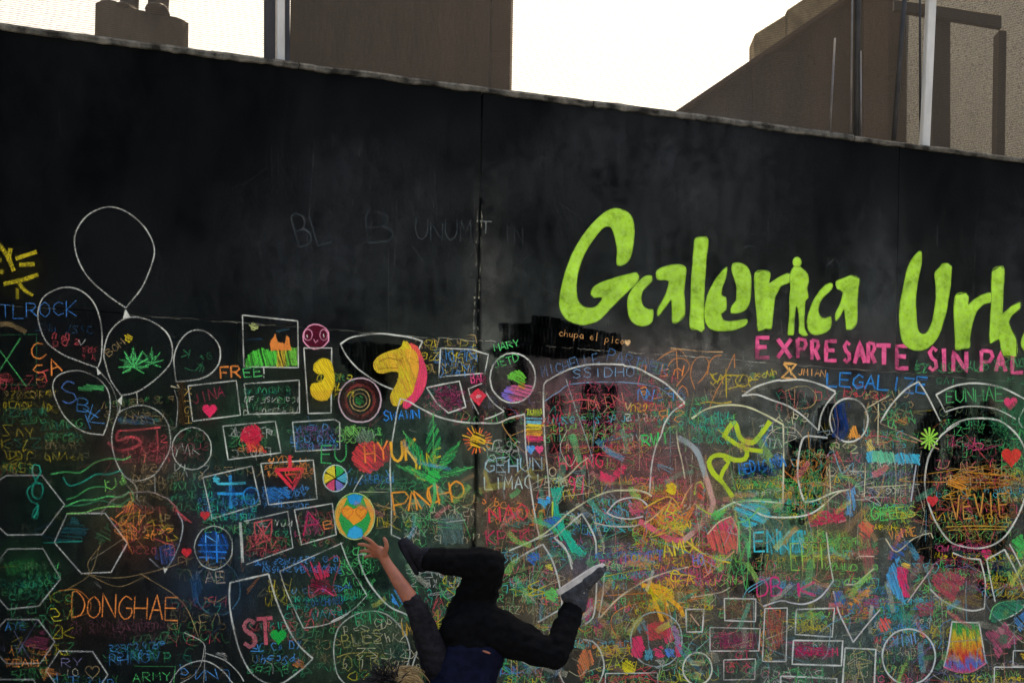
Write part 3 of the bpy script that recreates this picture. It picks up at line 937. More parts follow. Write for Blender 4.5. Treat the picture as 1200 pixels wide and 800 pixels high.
# ---- scribbled under-layers (nobody could count them)
scr = Draw('chalk_scribble', 'dense illegible coloured chalk scribble filling the space between the drawings', 'stuff')
J = [(0,458,66,480,[BRN,YEL],2),(0,478,60,500,DGRN,2),(0,500,45,555,[BRN,YEL],4),(45,495,100,540,[YEL,GRN,BRN],4),(0,545,40,560,RED,1),(120,470,200,500,[BRN,PALE],3),(135,510,200,545,RED,3),(150,545,200,590,BRN,4),
     (195,555,250,600,[YEL,BRN,DGRN],4),(200,500,240,560,[DGRN,W_],3),(230,600,290,625,[RED,GRN],2),(205,650,270,680,[BRN,W_],2),(195,700,265,760,[RED,BLU,BRN],4),(70,722,205,745,(120,70,80),2),(120,755,190,776,BLU,2),(150,745,225,775,DGRN,2),
     (0,680,50,700,DGRN,2),(5,690,60,740,DGRN,3),(10,755,60,800,[GRN,ORG],3),(60,790,140,815,[BLU,W_],2),(205,780,265,815,[BRN,BLU],2),(20,660,70,690,GRN,3),(0,440,50,462,RED,1),(60,690,85,770,[YEL,GRN],4),
     (283,456,345,490,[DGRN,W_],4),(288,500,345,510,DGRN,1),(265,500,320,540,[GRN,W_],3),(250,545,330,560,BRN,1),(340,500,395,530,BLU,3),(308,545,365,560,ORG,2),(230,575,300,610,[BLU,TEAL],4),(305,570,360,595,BLU,3),(280,610,340,655,[RED,DGRN,W_],5),(345,600,395,640,[RED,MAG],4),
     (295,655,400,672,BLU,2),(330,690,420,715,[BLU,TEAL],3),(330,715,400,740,RED,2),(310,680,340,712,YEL,2),(290,730,360,790,[DGRN,BLU,RED],5),(345,735,400,790,[BRN,DGRN],4),
     (396,640,440,700,GRN,5),(400,690,470,720,DGRN,2),(440,560,560,575,DGRN,1),(470,575,560,640,[GRN,PALE,BRN],5),(470,600,500,640,[W_,GRN],4),(370,440,410,470,[BRN,YEL],3),(485,400,560,440,[YEL,BRN],3),(505,410,560,445,BLU,2),(495,455,540,490,MAG,4),
     (390,500,450,520,[LGRN,YEL],2),(400,545,460,565,BLU,1),(440,590,480,620,[YEL,BRN],2),(400,715,520,800,[YEL,DGRN,PALE],6),(470,665,560,700,[TEAL,W_],3),(515,660,560,720,[YEL,GRN,RED],4),(490,700,520,745,[YEL,RED],3),
     (530,470,620,500,[RED,PUR],2),(565,515,610,545,W_,2),(625,460,760,490,RED,2),(630,490,740,520,[RED,BRN,MAG],3),(640,520,760,550,[RED,BRN],2),(635,560,700,590,[RED,PALE],2),(560,585,640,650,[ORG,RED,BRN],6),(690,585,740,625,[RED,CYA],4),
     (640,600,700,660,[GRN,BLU,TEAL],4),(580,650,650,720,[PALE,BRN,GRN],6),(595,680,640,700,[PALE,YEL],2),(630,700,740,760,[BRN,ORG,PUR],6),(690,640,770,665,[BLU,PUR,PINK],3),(700,660,760,690,[GRN,YEL],3),(580,760,640,800,[TEAL,BLU,GRN],4),(680,780,760,800,[TEAL,RED],2),
     (740,420,800,500,[BRN,ORG],3),(760,470,830,510,[GRN,TEAL],4),(800,490,860,520,[GRN,TEAL],3),(820,440,880,470,[YEL,BRN],2),(740,440,795,475,[RED,BLU],2),(730,475,770,520,[RED,YEL,W_],4),
     (735,560,800,640,[RED,ORG,YEL,PINK],8),(770,590,850,640,[GRN,PALE,PINK],6),(850,555,910,600,[YEL,GRN,W_,BRN],6),(730,630,830,690,[YEL,PUR,PINK,ORG],6),(800,600,850,680,[PINK,RED],6),(830,600,870,690,[GRN,LGRN],6),(735,690,830,720,[ORG,BRN,YEL],4),
     (900,560,960,610,[YEL,BRN,GRN],6),(920,530,960,600,[BRN,ORG,DGRN],7),(960,520,1000,600,[BRN,PALE,RED],6),(880,500,920,545,[BLU,W_],3),(925,620,990,660,[LGRN,YEL,GRN],5),(960,630,1020,700,[RED,BRN,LGRN],7),(995,545,1060,590,[RED,PUR,W_],5),(1000,590,1060,620,[GRN,LGRN,YEL],4),
     (1000,460,1060,500,[BRN,PALE],3),(1030,480,1065,520,[GRN,DGRN],3),(1000,505,1055,530,[RED,BRN],2),(900,460,940,500,[RED,PALE],3),(940,455,1000,475,RED,1),(870,440,900,450,YEL,1),
     (1085,540,1180,570,[ORG,BRN],2),(1080,560,1180,640,[BRN,(130,80,40),RED],6),(1090,480,1190,540,[DGRN,(40,60,50)],5),(1100,510,1150,530,MAG,1),(1060,430,1200,445,DGRN,1),(1160,480,1200,560,[GRN,DGRN],6),(1160,550,1200,590,[BRN,YEL],4),(1085,640,1150,690,[RED,MAG,PUR],6),(1140,650,1200,700,[BRN,YEL],6),(1060,660,1100,720,[TEAL,BRN,GRN],5),
     (1010,700,1080,745,[TEAL,BLU,CYA],5),(985,690,1050,720,[PUR,BLU,RED],3),(1010,745,1075,800,[BRN,RED,PUR],5),(1080,700,1110,760,[GRN,YEL,BLU],5),(1090,780,1200,815,[BRN,YEL,PUR],4),(960,695,1010,730,[RED,PUR,ORG],4),(870,650,925,680,[RED,BRN],3),(890,680,960,700,[PUR,BLU],2),
     (770,700,830,800,[BRN,GRN,TEAL],6),(835,700,875,725,BRN,2),(820,740,875,760,MAG,2),(840,770,870,790,RED,1),(880,715,905,770,[ORG,RED],5),(918,718,960,740,[YEL,LGRN],3),(918,750,968,765,MAG,2),(880,780,960,810,[GRN,W_],2),(975,765,1005,815,[DGRN,PALE],5),(760,770,800,800,[YEL,W_],2),(690,755,730,770,YEL,1),(700,785,755,805,RED,1)]
for x0, y0, x1, y1, col, rows in J:
    scr.scrib(x0, y0, x1, y1, col, rows, random.uniform(1.2, 1.9), .8)
    scr.scrib(x0, y0, x1, y1, [DGRN, GRN, TEAL, (120, 130, 90)] if random.random() < .6 else col, rows, random.uniform(.8, 1.3), .5)
    if x0 > 560 and y0 > 480: scr.scrib(x0, y0, x1, y1, [LGRN, CYA, YEL, PALE, PINK, GRN], rows, random.uniform(.8, 1.4), .6)
    if x0 > 420 and y0 > 490: scr.loops(x0, y0, x1, y1, col, 5, 1.5, .6)
for _ in range(150):      # stray fine marks over the whole crowded band
    x = random.uniform(-40, 1240); y = random.uniform(470, 810)
    c = random.choice([BRN, DGRN, PALE, W_, RED, YEL, BLU, GRN, ORG])
    l = random.uniform(10, 34)
    scr.s([(x, y), (x + random.uniform(-l, l), y + random.uniform(-l, l)), (x + random.uniform(-l, l), y + random.uniform(-l, l))], c, random.uniform(.6, 1.4), random.uniform(.18, .45), dust=.5)
for bx in ((-330, 420, -60, 1100), (-60, 815, 1260, 1080), (1215, 440, 1500, 1080)):   # the wall goes on past the frame
    for _ in range(60):
        x = random.uniform(bx[0], bx[2] - 40); y = random.uniform(bx[1], bx[3] - 30)
        scr.scrib(x, y, x + random.uniform(30, 80), y + random.uniform(14, 34), random.choice([BRN, GRN, RED, YEL, BLU, W_, ORG, TEAL, MAG]), random.randint(1, 3), 1.5, .6)

# ---- left: balloons, hexagons
def outline(name, pts, lab=None, w=2.4, col=W_, a=.95, closed=False, poly=False, extra=()):
    q = Draw(name, lab)
    (q.p if poly else q.s)(pts, col, w, a, closed)
    for e in extra: q.s(e, col, w * .8, a)
    return q
q = outline('chalk_balloon', A5([(740,640),(640,570),(530,470),(470,370),(447,270),(462,190),(520,112),(600,70),(680,65),(770,105),(850,180),(895,260),(905,330),(880,420),(830,530),(742,640)]), 'highest and largest of the white outlined balloons')
q.fill(A5([(740,650),(725,702),(768,695)]), W_, .7)
q = outline('chalk_balloon', [(116,437),(94,429),(75,421),(58,408),(50,391),(47.5,374),(53,357),(66,348),(80,344.5),(96,348),(110,360),(118,378),(121,400),(120,425),(116,437)], 'left balloon filled with blue and red writing')
q.fill([(115, 437), (120, 443), (116, 445)], W_, .8)
q = outline('chalk_balloon', B5([(760,630),(700,540),(667,440),(657,370),(680,270),(730,200),(790,160),(850,152),(930,170),(1000,210),(1050,260),(1075,330),(1070,420),(1020,490),(940,560),(870,605),(810,625),(760,630)]), 'balloon holding two green leaf drawings')
q.fill(B5([(770,632),(740,665),(765,690)]), W_, .9)
outline('chalk_balloon', H5([(35,530),(25,450),(20,370),(50,280),(110,210),(180,190),(250,215),(310,280),(325,340),(315,410),(270,470),(210,505),(140,520),(35,530)]), 'small balloon with dim green scrawl, right of the leaf balloon')
outline('chalk_balloon', D4([(490,455),(400,440),(320,380),(275,300),(258,230),(280,185),(340,162),(400,165),(470,200),(510,250),(522,320),(510,400),(490,455)]), 'lower left balloon with large blue letters and a green smear', 2.2)
outline('chalk_balloon', D4([(560,350),(620,325),(680,320),(740,345),(780,390),(797,450),(795,520),(760,590),(720,640),(650,665),(590,645),(550,580),(530,500),(533,430),(560,350)]), 'dim balloon with a red five shape, below the leaf balloon', 2.2, a=.8)
q = Draw('balloon_string'); q.s(D4([(568,300),(565,355)]), w=1.8); q.s(D4([(643,260),(648,320)]), w=1.8); q.s(D4([(465,155),(520,220),(550,290),(560,365)]), w=1.8, a=.7); q.s(D4([(580,640),(640,690),(645,745)]), w=1.8, a=.5); q.s(D4([(725,640),(728,720)]), w=1.8, a=.5)
hexes = [(F5([(-20,405),(60,350),(260,350),(390,520),(260,690),(60,690),(-40,600)]), 'dim hexagon behind the green treble clef'),
         (G5([(-10,115),(65,20),(265,20),(370,195),(240,350),(65,365),(-20,270)]), 'dim hexagon with a green smear in its top half'),
         (G5([(-10,500),(55,425),(240,425),(335,555),(250,675),(60,680),(-20,590)]), 'dim hexagon with magenta and blue writing'),
         (G5([(285,720),(360,605),(550,610),(640,740),(560,860),(380,860)]), 'hexagon with a tiny outlined heart at the lower left'),
         (E4([(265,150),(325,15),(500,15),(600,150),(525,285),(390,290)]), 'hexagon with a teal wash, right of the left edge'),
         (G5([(-30,770),(210,770),(260,850),(200,950),(-30,950)]), 'hexagon cut by the lower left corner')]
for hp, lab in hexes: outline('chalk_hexagon', hp, lab, 2.6, (196, 192, 176), .75, True, True)

q = Draw('chalk_lettering', 'thick yellow painted characters at the top left edge')
for s_ in ([(2,262+33),(12,308),(20,326)], [(16,300),(14,312)], [(22,312),(46,304)], [(-4,326),(8,327)], [(26,319),(44,318)], [(-6,312),(6,314)]): q.s(s_, (200, 178, 36), 5.5, .95)
q.s([(8,341),(30,336),(48,330)], (200,178,36), 5.5, .95); q.s([(26,340),(32,348),(42,354)], (200,178,36), 4.5, .95); q.s([(24,346),(24,358)], (200,178,36), 4, .9)
q = Draw('chalk_lettering', 'dim blue capitals beside the upper left balloon'); q.t('ARTLROCK', -26, 381, 92, 377, 17, (70, 130, 190), 1.6, .9); q.scrib(40, 385, 120, 396, (60, 110, 150), 1, 1, .7)
q = Draw('chalk_scrawl', 'red writing in the left balloon'); q.scrib(62, 397, 95, 415, RED, 2, 2.2, 1); q.scrib(95, 411, 117, 428, RED, 2, 1.4, .8); q.s([(94,405),(97,411),(102,404)], W_, 2, .9)
q = Draw('chalk_lettering', 'orange letters left of the balloon with blue letters'); q.t('C', 43, 429, 58, 424, 20, ORG, 2.5, 1); q.t('SA', 46, 452, 76, 440, 18, ORG, 2.5, 1); q.t('T', 52, 456, 64, 452, 14, RED, 2, .8)
q = Draw('chalk_cross', 'large dim green cross at the left edge'); q.s([(0,412),(34,458)], GRN, 2, .7); q.s([(28,402),(0,446)], GRN, 2.5, .7); q.p([(-10,400),(46,398),(46,456),(-10,456)], DGRN, 1.5, .5); q.h([(0,445),(15,441),(20,452),(2,455)], RED, 10, 2.2, 2, .6)
q = Draw('chalk_stripe'); q.s([(-5,389),(14,387),(34,396)], BRN, 6, .7)
def leafset(q, cx, cy, r, col, n=7, a=.9, spread=150, base=-90):
    for k in range(n):
        an = math.radians(base + (k - (n - 1) / 2) * spread / max(1, n - 1))
        L = r * (1 - .45 * abs(k - (n - 1) / 2) / (n / 2))
        ex, ey = cx + math.cos(an) * L, cy + math.sin(an) * L
        mx, my = (cx + ex) / 2, (cy + ey) / 2
        nx_, ny_ = -math.sin(an) * L * .13, math.cos(an) * L * .13
        q.h([(cx, cy), (mx + nx_, my + ny_), (ex, ey), (mx - nx_, my - ny_)], col, math.degrees(an), 1.5, 1.5, a)
        q.s([(cx, cy), (ex, ey)], col, 1.3, a)
q = Draw('chalk_leaf', 'larger green serrated leaf in the balloon'); leafset(q, 157, 436, 24, GRN, 9, 1, 240)
q = Draw('chalk_leaf', 'smaller green serrated leaf in the balloon'); leafset(q, 178, 432, 19, GRN, 7, .8, 220)
q = Draw('chalk_lettering', 'yellow word running up to a star in the balloon'); q.t('BOM', 129, 424, 148, 409, 8, BRN, 1.6, .9); q.h(ell(151, 403, 5, 4, 10), YEL, 30, 2, 2, .9)
q = Draw('chalk_scrawl'); q.scrib(209, 414, 250, 428, DGRN, 1, 1.2, .9, 9); q.s([(216,437),(228,440),(236,430),(233,441)], DGRN, 1.2, .8); q.s([(230,432),(238,436),(236,442)], DGRN, 1.2, .8)
q = Draw('chalk_lettering', 'large blue letters in the lower left balloon'); q.t('S', 76, 479, 94, 476, 24, (80, 120, 180), 2.2, .9); q.t('B', 92, 487, 106, 489, 16, BLU, 2, .8); q.t('X', 104, 498, 116, 494, 16, BLU, 1.8, .8); q.t('K', 108, 506, 124, 500, 18, BLU, 1.8, .8)
q = Draw('chalk_smear', 'green smear in the lower left balloon'); q.h(B5([(490,590),(560,565),(650,572),(665,600),(560,605),(510,600)]), GRN, 5, 2, 2.4, .9)
q = Draw('chalk_lettering', 'red five shape across the dim balloon'); q.s(F5([(700,95),(800,90),(940,75)]), RED, 3, .75); q.s(F5([(700,95),(690,150),(780,130),(830,160),(780,195),(690,205),(640,160)]), RED, 3.2, .7); q.s(F5([(920,90),(925,200),(880,210)]), RED, 2.5, .6)
q.h(F5([(690,20),(850,5),(950,40),(930,55),(700,60)]), (60, 100, 130), 10, 2.2, 2, .6); q.h(F5([(830,220),(860,220),(860,330),(830,340)]), BRN, 80, 2, 2, .5)
# green wavy staves and clef
q = Draw('chalk_wave', 'green wavy staff lines beside the treble clef')
for k, pts in enumerate(([(310,345),(400,330),(480,335),(560,280),(640,255),(730,260),(770,240)], [(380,360),(420,410),(500,385),(570,345),(640,345),(720,320)], [(400,490),(460,470),(520,430),(580,415),(640,420)], [(390,530),(480,495),(560,490),(640,470),(720,475),(760,440)], [(400,525),(500,520),(600,495),(700,520),(770,480)], [(400,570),(500,565),(560,545),(640,530),(740,525),(785,490),(775,440)])):
    q.s(F5(pts), [GRN, TEAL, GRN, GRN, DGRN, LGRN][k], 2.6, .8)
q.t('U', 126, 578, 138, 576, 12, LGRN, 1.6, .9); q.s(F5([(625,445),(630,390),(650,385)]), LGRN, 1.8, .9); q.h(F5([(700,390),(720,350),(745,385),(725,410)]), LGRN, 60, 1.8, 2, .9)
q = Draw('treble_clef', 'green treble clef on the left hexagon'); q.s(F5([(215,590),(230,560),(240,520),(200,500),(175,440),(215,400),(260,400),(265,450),(240,490),(210,470),(205,430),(225,380),(255,330),(245,295),(215,290),(205,330),(230,390)]), TEAL, 3, .9); q.s(F5([(240,520),(215,550),(205,590),(230,600),(240,560)]), TEAL, 2.5, .9)
q = Draw('chalk_disc', 'round patch of orange and red scribble left of centre'); q.s(ell(166, 612, 46, 33, 20, 190, 350), (150, 130, 120), 2.2, .7)
q.loops(132, 595, 172, 632, [RED, ORG], 13, 1.6, .75); q.loops(150, 600, 200, 650, [ORG, YEL, RED], 14, 1.6, .6); q.scrib(135, 595, 205, 650, [ORG, RED, BRN], 5, 1.8, .8); q.s(E4([(700,220),(770,270),(830,180),(855,70),(830,10)]), (160,165,160), 2.2, .8); q.fill(E4([(765,262),(785,268),(772,290)]), W_, .7); q.h(F5([(990,490),(1060,560),(1120,620),(1060,600)]), RED, 40, 2.4, 2.4, .8)
q = Draw('chalk_hash', 'blue wash with crossing lines beside the orange disc'); q.h(E4([(725,170),(830,150),(815,220),(770,255),(730,220)]), (50, 84, 140), 80, 2.2, 2, .7)
q = Draw('chalk_triangle', 'teal wash of a triangle in the upper hexagon'); q.h(E4([(265,140),(350,30),(420,90),(380,150)]), (30, 110, 115), 5, 2, 2, .6); q.s(E4([(215,150),(395,142)]), TEAL, 2, .8); q.h(E4([(455,110),(510,60),(530,130),(470,160)]), DGRN, 30, 2.4, 1.8, .6)
q = Draw('chalk_smear', 'green smear in the second hexagon'); q.h(G5([(40,100),(200,75),(250,115),(60,180)]), (40, 120, 50), 70, 2.2, 2, .7)
q = Draw('chalk_lettering', 'orange capitals between the hexagons and the balloon string'); q.t('DONGHAE', 86, 722, 208, 726, 27, ORG, 2.2, 1, 0, .16); q.s(E4([(285,370),(370,365),(430,420),(420,470),(345,492)]), ORG, 1.8, .6)
q = Draw('chalk_star', 'crossing brown lines above the orange capitals'); 
for s_ in ([(330,360),(430,290),(480,140)], [(390,290),(560,310),(760,270),(910,215)], [(430,300),(560,350),(690,300)], [(660,290),(850,420),(935,600)], [(430,290),(420,240),(480,160)]): q.s(E4(s_), BRN, 1.6, .7)
q = Draw('chalk_lettering', 'blue and pink writing in the third hexagon'); q.t('AYE', 10, 737, 34, 737, 9, BLU, 1.5, .9); q.h(G5([(150,560),(270,490),(300,540),(290,600),(180,590)]), MAG, 10, 2.4, 2, .7); q.scrib(0, 754, 40, 764, PUR, 1, 1.6, 1); q.s(G5([(100,490),(190,650)]), PUR, 1.3, .7); q.s(G5([(240,425),(120,620)]), PUR, 1.3, .7)
q = Draw('chalk_lettering', 'small orange capitals at the lower left'); q.t('TEAM', 8, 779, 48, 779, 9, ORG, 1.8, .9)
q = Draw('chalk_lettering', 'green capitals at the bottom left'); q.t('ARMY', 156, 797, 200, 795, 10, GRN, 1.5, .9); q.p([(158,779),(205,779),(203,800)], GRN, 1.3, .6, False)
q = Draw('chalk_lettering', 'pale letters in the lowest hexagon'); q.t('RY', 74, 779, 98, 780, 10, (150, 140, 170), 1.5, .8); q.t('IO', 78, 790, 94, 790, 8, PALE, 1.3, .7); q.heart(110, 785, 8, BRN, .8, True)
q = Draw('chalk_lettering'); q.t('NHNOV', 130, 778, 188, 774, 12, BLU, 1.3, .6)
q = Draw('chalk_star'); q.h(G5([(245,715),(300,700),(370,740),(300,755),(270,780)]), ORG, 20, 2, 2, .8)
q = Draw('chalk_balloon', 'balloon cut by the lower edge with three long strings'); q.s(E4([(790,800),(850,720),(950,690),(1030,730),(1090,800)]), W_, 2.2, .85); q.s(E4([(955,620),(940,700),(900,760),(830,800)]), W_, 1.4, .6); q.s(E4([(860,560),(950,610),(955,690),(950,800)]), W_, 1.6, .7); q.s(E4([(960,655),(1050,690),(1110,745),(1135,785)]), W_, 2, .9); q.h(E4([(1000,655),(1040,650),(1060,670),(1050,685)]), W_, 20, 2, 1.8, .7)

# ---- left centre: frames
def frame(pts, lab, w=2.2, a=.95, col=W_):
    q = Draw('chalk_frame', lab); q.p(pts, col, w, a); return q
frame(H5([(470,95),(830,130),(835,440),(480,432)]), 'white frame round the orange house')
q = Draw('chalk_house', 'orange house on a green hill in a white frame')
q.h(H5([(490,400),(520,340),(600,315),(680,330),(790,310),(830,300),(830,430),(490,430)]), lambda x, y: (84, 190, 62) if x < 322 else ((200, 170, 50) if x < 332 else (110, 180, 60)), 75, 1.7, 2.4, 1)
q.h(H5([(655,322),(655,262),(685,225),(700,272),(750,282),(758,230),(775,240),(785,320)]), ORG, 80, 1.6, 2.4, 1); q.fill(H5([(655,322),(655,262),(685,225),(700,272),(750,282),(758,230),(775,240),(785,320)]), ORG, .6)
q.h(ell(*H5([(543,172)])[0], 4.5, 5, 12), (200, 205, 120), 20, 1.8, 2, .9); q.s(H5([(690,200),(780,185)]), (60, 110, 120), 3, .5); q.s(H5([(500,255),(600,250)]), (50, 80, 100), 3, .4)
q = Draw('chalk_face', 'pink round face with two big eyes'); q.fill(ell(366.5, 401, 14.5, 14, 20), (80, 20, 34), .9); q.s(ell(366.5, 401, 15, 14.2, 18), (226, 150, 165), 2.2, .95, True); q.s(ell(357.5, 399, 5, 6.5, 10), (226,150,165), 1.8, .9, True); q.s(ell(375.5, 399, 4.5, 6.5, 10), (226,150,165), 1.8, .9, True); q.s([(356,399),(357,402)], W_, 2, .9); q.s([(375,398),(376,402)], W_, 2, .9); q.s([(364,404),(366,408),(369,405)], (226,150,165), 1.6, .9)
frame(H5([(875,310),(1055,310),(1050,735),(900,740)]), 'tall white frame round the yellow curl')
q = Draw('chalk_curl', 'fat yellow curl in the tall white frame'); P = sp(H5([(940,420),(985,382),(1040,392),(1062,450),(1072,530),(1050,610),(1010,650),(950,640),(920,600),(925,545),(960,540),(1000,522),(1012,497),(1000,478),(965,475),(938,452)])); q.fill(P, lambda x, y: (226, 196, 40) if y < 462 else (216, 172, 44), .95, 2.4, 1.5); q.h(P, (224, 186, 36), 60, 2.4, 2, .6)
q = Draw('chalk_lettering', 'orange and green capitals under the house frame'); q.t('FR', 257, 449, 280, 448, 15, ORG, 3, 1); q.t('EE', 284, 448, 305, 446, 11, GRN, 2, .95); q.t('!', 304, 447, 309, 447, 11, W_, 2, .9)
frame(H5([(110,560),(430,525),(455,750),(145,790)]), 'white frame with a pink heart inside')
q = Draw('chalk_heart', 'pink heart in a white frame on the left'); q.heart(244.5, 485.5, 8, (226, 50, 90)); q.t('JINA', 226, 478, 262, 470, 12, (170, 40, 70), 1.6, .8)
frame(H5([(480,545),(840,520),(845,735),(510,745)]), 'white frame with only dim green scrawl')
q = Draw('chalk_panel', 'narrow brown panel of stacked letters left of the heart frame'); q.h([(207,454),(217,454),(218,502),(208,502)], (70, 46, 20), 85, 2, 2.2, .8); q.t('XIGH', 215, 460, 216, 500, 9, (190, 150, 70), 1.3, .9); q.s([(204,462),(208,478),(206,505)], W_, 1.8, .7); q.s([(200,458),(210,460),(207,456)], PALE, 2.5, .9)
frame(I5([(300,70),(600,40),(630,220),(330,262)]), 'white frame round the red flower', 2.4)
q = Draw('chalk_flower', 'red rose like shape in a white frame'); q.h(ell(*I5([(462,125)])[0], 12, 12.5, 16, wob=.15), (222, 44, 70), 40, 1.7, 2.2, .95); q.fill(ell(*I5([(462,125)])[0], 11, 11.5, 16, wob=.15), (200, 34, 60), .7); q.h(I5([(430,170),(490,160),(550,215),(430,218)]), (226, 70, 60), 70, 1.8, 2, .9); q.s(I5([(420,120),(460,100),(500,135),(450,150)]), BLK, 1.6, .7)
q = Draw('chalk_lettering'); q.scrib(272, 524, 312, 534, ORG, 1, 1.5, .9, 8); q.scrib(306, 534, 352, 546, ORG, 1, 1.6, .9, 8)
frame(I5([(700,45),(940,32),(968,48),(970,200),(715,215)]), 'white frame full of small blue writing')
q = Draw('chalk_scrawl'); q.scrib(343, 502, 393, 530, [(60, 90, 150), (110, 60, 100)], 4, 1.3, .9)
frame(I5([(185,360),(465,295),(515,515),(235,600)]), 'white frame round the blue cross lines')
q = Draw('chalk_hash', 'bright blue crossing lines in a white frame'); c = (52, 150, 205)
q.s(I5([(340,350),(345,540)]), c, 4, 1); q.s(I5([(250,372),(270,398),(430,395)]), CYA, 3.2, 1); q.s(I5([(265,455),(345,457),(420,455)]), c, 3.2, 1); q.s(ell(*I5([(460,468)])[0], 9, 10, 12), c, 2.5, .7, True); q.h(I5([(300,420),(480,420),(480,510),(310,540)]), (26, 60, 120), 85, 2.2, 2.2, .6); q.h(ell(*I5([(258,372)])[0], 4, 4, 8), CYA, 0, 1.5, 2, 1)
frame(I5([(515,285),(815,265),(840,485),(560,520)]), 'white frame round the red triangle')
q = Draw('chalk_triangle', 'red outlined triangle in a white frame'); q.p(I5([(600,318),(760,315),(700,430)]), (222, 54, 66), 4, 1); q.p(I5([(655,345),(730,340),(700,395)]), (222, 54, 66), 2.6, .9); q.s(I5([(682,235),(684,310)]), (222, 54, 66), 4, .9); q.h(I5([(560,510),(550,440),(600,415),(660,440),(690,475)]), (40, 110, 170), 30, 2, 2.2, .8)
q = Draw('chalk_frame', 'white open frame round the red crossed figure'); q.p(I5([(420,612),(670,555),(700,765),(430,862)]), W_, 2, .75, False); q.s(I5([(398,620),(405,720),(412,850)]), W_, 3.4, .95)
q = Draw('chalk_figure', 'red crossed out figure in a white frame'); q.p(I5([(480,620),(580,600),(570,720),(490,740)]), RED, 2.2, .85); q.s(I5([(490,625),(570,735)]), RED, 2, .8); q.s(I5([(580,610),(490,735)]), RED, 2, .8); q.loops(292, 610, 318, 652, RED, 10, 1.5, .7)
frame(I5([(710,550),(925,512),(950,690),(750,750)]), 'white frame round the magenta letter')
q = Draw('chalk_lettering', 'magenta capital in a small white frame'); q.t('A', 352, 628, 376, 622, 24, (190, 34, 80), 3, .9); q.loops(348, 600, 378, 632, MAG, 10, 1.5, .7); q.t('B', 376, 622, 388, 620, 9, ORG, 2, .8)
q = Draw('chalk_circle', 'white circle with dim red scrawl'); q.s(ell(224, 529.5, 22.7, 24.2, 20, wob=.015), W_, 2, .95, True); q.scrib(208, 512, 242, 545, (130, 50, 60), 3, 1.3, .8)
q = Draw('chalk_circle', 'circle with blue crossing lines inside'); q.s(ell(249, 643, 22, 25, 20, wob=.02), (180, 180, 160), 2, .85, True); c = (48, 130, 205)
q.h(ell(249, 640, 17, 16, 16), (24, 76, 140), 70, 2, 2.4, .8)
for s_ in ([(240,626),(241,658)], [(252,625),(253,660)], [(231,640),(265,640)], [(231,647),(264,648)], [(232,654),(262,655)]): q.s(s_, c, 2.4, 1)
q.t('N', 240, 638, 254, 638, 9, (120, 190, 230), 1.8, .9)
for cx, cy in ((239, 606), (218, 648.5)): Draw('chalk_heart', 'small red heart above the blue circle' if cy < 620 else 'small red heart left of the blue circle').heart(cx, cy, 5.5, (196, 48, 52))
q = Draw('chalk_circle', 'blue wash with letters under the blue circle'); q.s(ell(254, 690, 26, 30, 18, 30, 400), (70, 110, 130), 1.8, .6); q.t('AE', 240, 684, 262, 682, 14, (170, 150, 130), 2, .8); q.h([(222,676),(234,668),(236,690),(228,710)], (30, 80, 120), 80, 2, 2, .7); q.s([(238,700),(252,705),(264,698)], BRN, 1.6, .7)
q = Draw('chalk_shield', 'white shield outline holding pink capitals and a green heart'); q.s(J5([(340,215),(450,190),(560,165)]), W_, 3, 1); q.s(J5([(560,165),(610,330),(680,490),(740,580),(815,650)]), W_, 2.8, 1); q.s(J5([(815,650),(740,720),(610,800),(480,750),(400,620),(350,430),(335,300),(340,215)]), W_, 2.8, 1)
q = Draw('chalk_lettering', 'thick pink capitals in the white shield'); q.t('S', 284, 757, 299, 756, 32, (170, 96, 96), 5, .95, jit=.3); q.t('T', 300, 755, 318, 754, 30, (196, 90, 96), 4.6, .95, jit=.3)
q = Draw('chalk_heart', 'green heart in the white shield'); q.heart(323.5, 744.5, 9, (36, 176, 66)); q.s([(323,728),(324,736)], TEAL, 2, .7)
q = Draw('chalk_star'); q.h(ell(348, 777, 6, 5, 9, wob=.3), (200, 110, 50), 30, 2, 2, .8)
q = Draw('chalk_panel_outline', 'white open panel round the pink crown'); q.s(J5([(625,150),(760,88),(900,25),(990,-15)]), W_, 2, .8); q.s(J5([(625,150),(660,260),(710,370),(760,475)]), W_, 2, .85); q.s(J5([(760,475),(870,460),(960,428),(1020,390)]), W_, 2, .85)
q.s(M4([(110,75),(150,180),(200,270),(245,345)]), W_, 2, .8); q.s(M4([(245,345),(170,420),(60,480)]), W_, 2, .8)
q = Draw('chalk_crown', 'pink crowned figure with two ears'); P = J5([(800,90),(830,145),(850,100),(880,150),(910,95),(905,190),(815,195)]); q.h(P, (200, 48, 76), 70, 1.8, 2, .9); q.s(J5([(800,180),(745,100),(790,150)]), (150, 60, 70), 1.8, .8); q.s(J5([(900,90),(950,60),(970,100),(940,190),(930,250),(950,290),(870,270),(800,300),(790,230)]), (160, 60, 70), 2, .8); q.h(J5([(800,200),(910,195),(930,280),(800,290)]), (130, 28, 52), 20, 2.2, 2, .8); q.s(J5([(810,290),(850,250),(890,260),(935,292)]), PINK, 2, .8)
q = Draw('chalk_lettering'); q.t('LOVCHMED', 356, 711, 398, 707, 8, (50, 90, 150), 1.2, .8); q.t('WAA', 362, 726, 388, 722, 10, (70, 130, 150), 1.2, .8); q.t('IUNN', 312, 706, 352, 702, 14, (120, 120, 40), 1.6, .7)

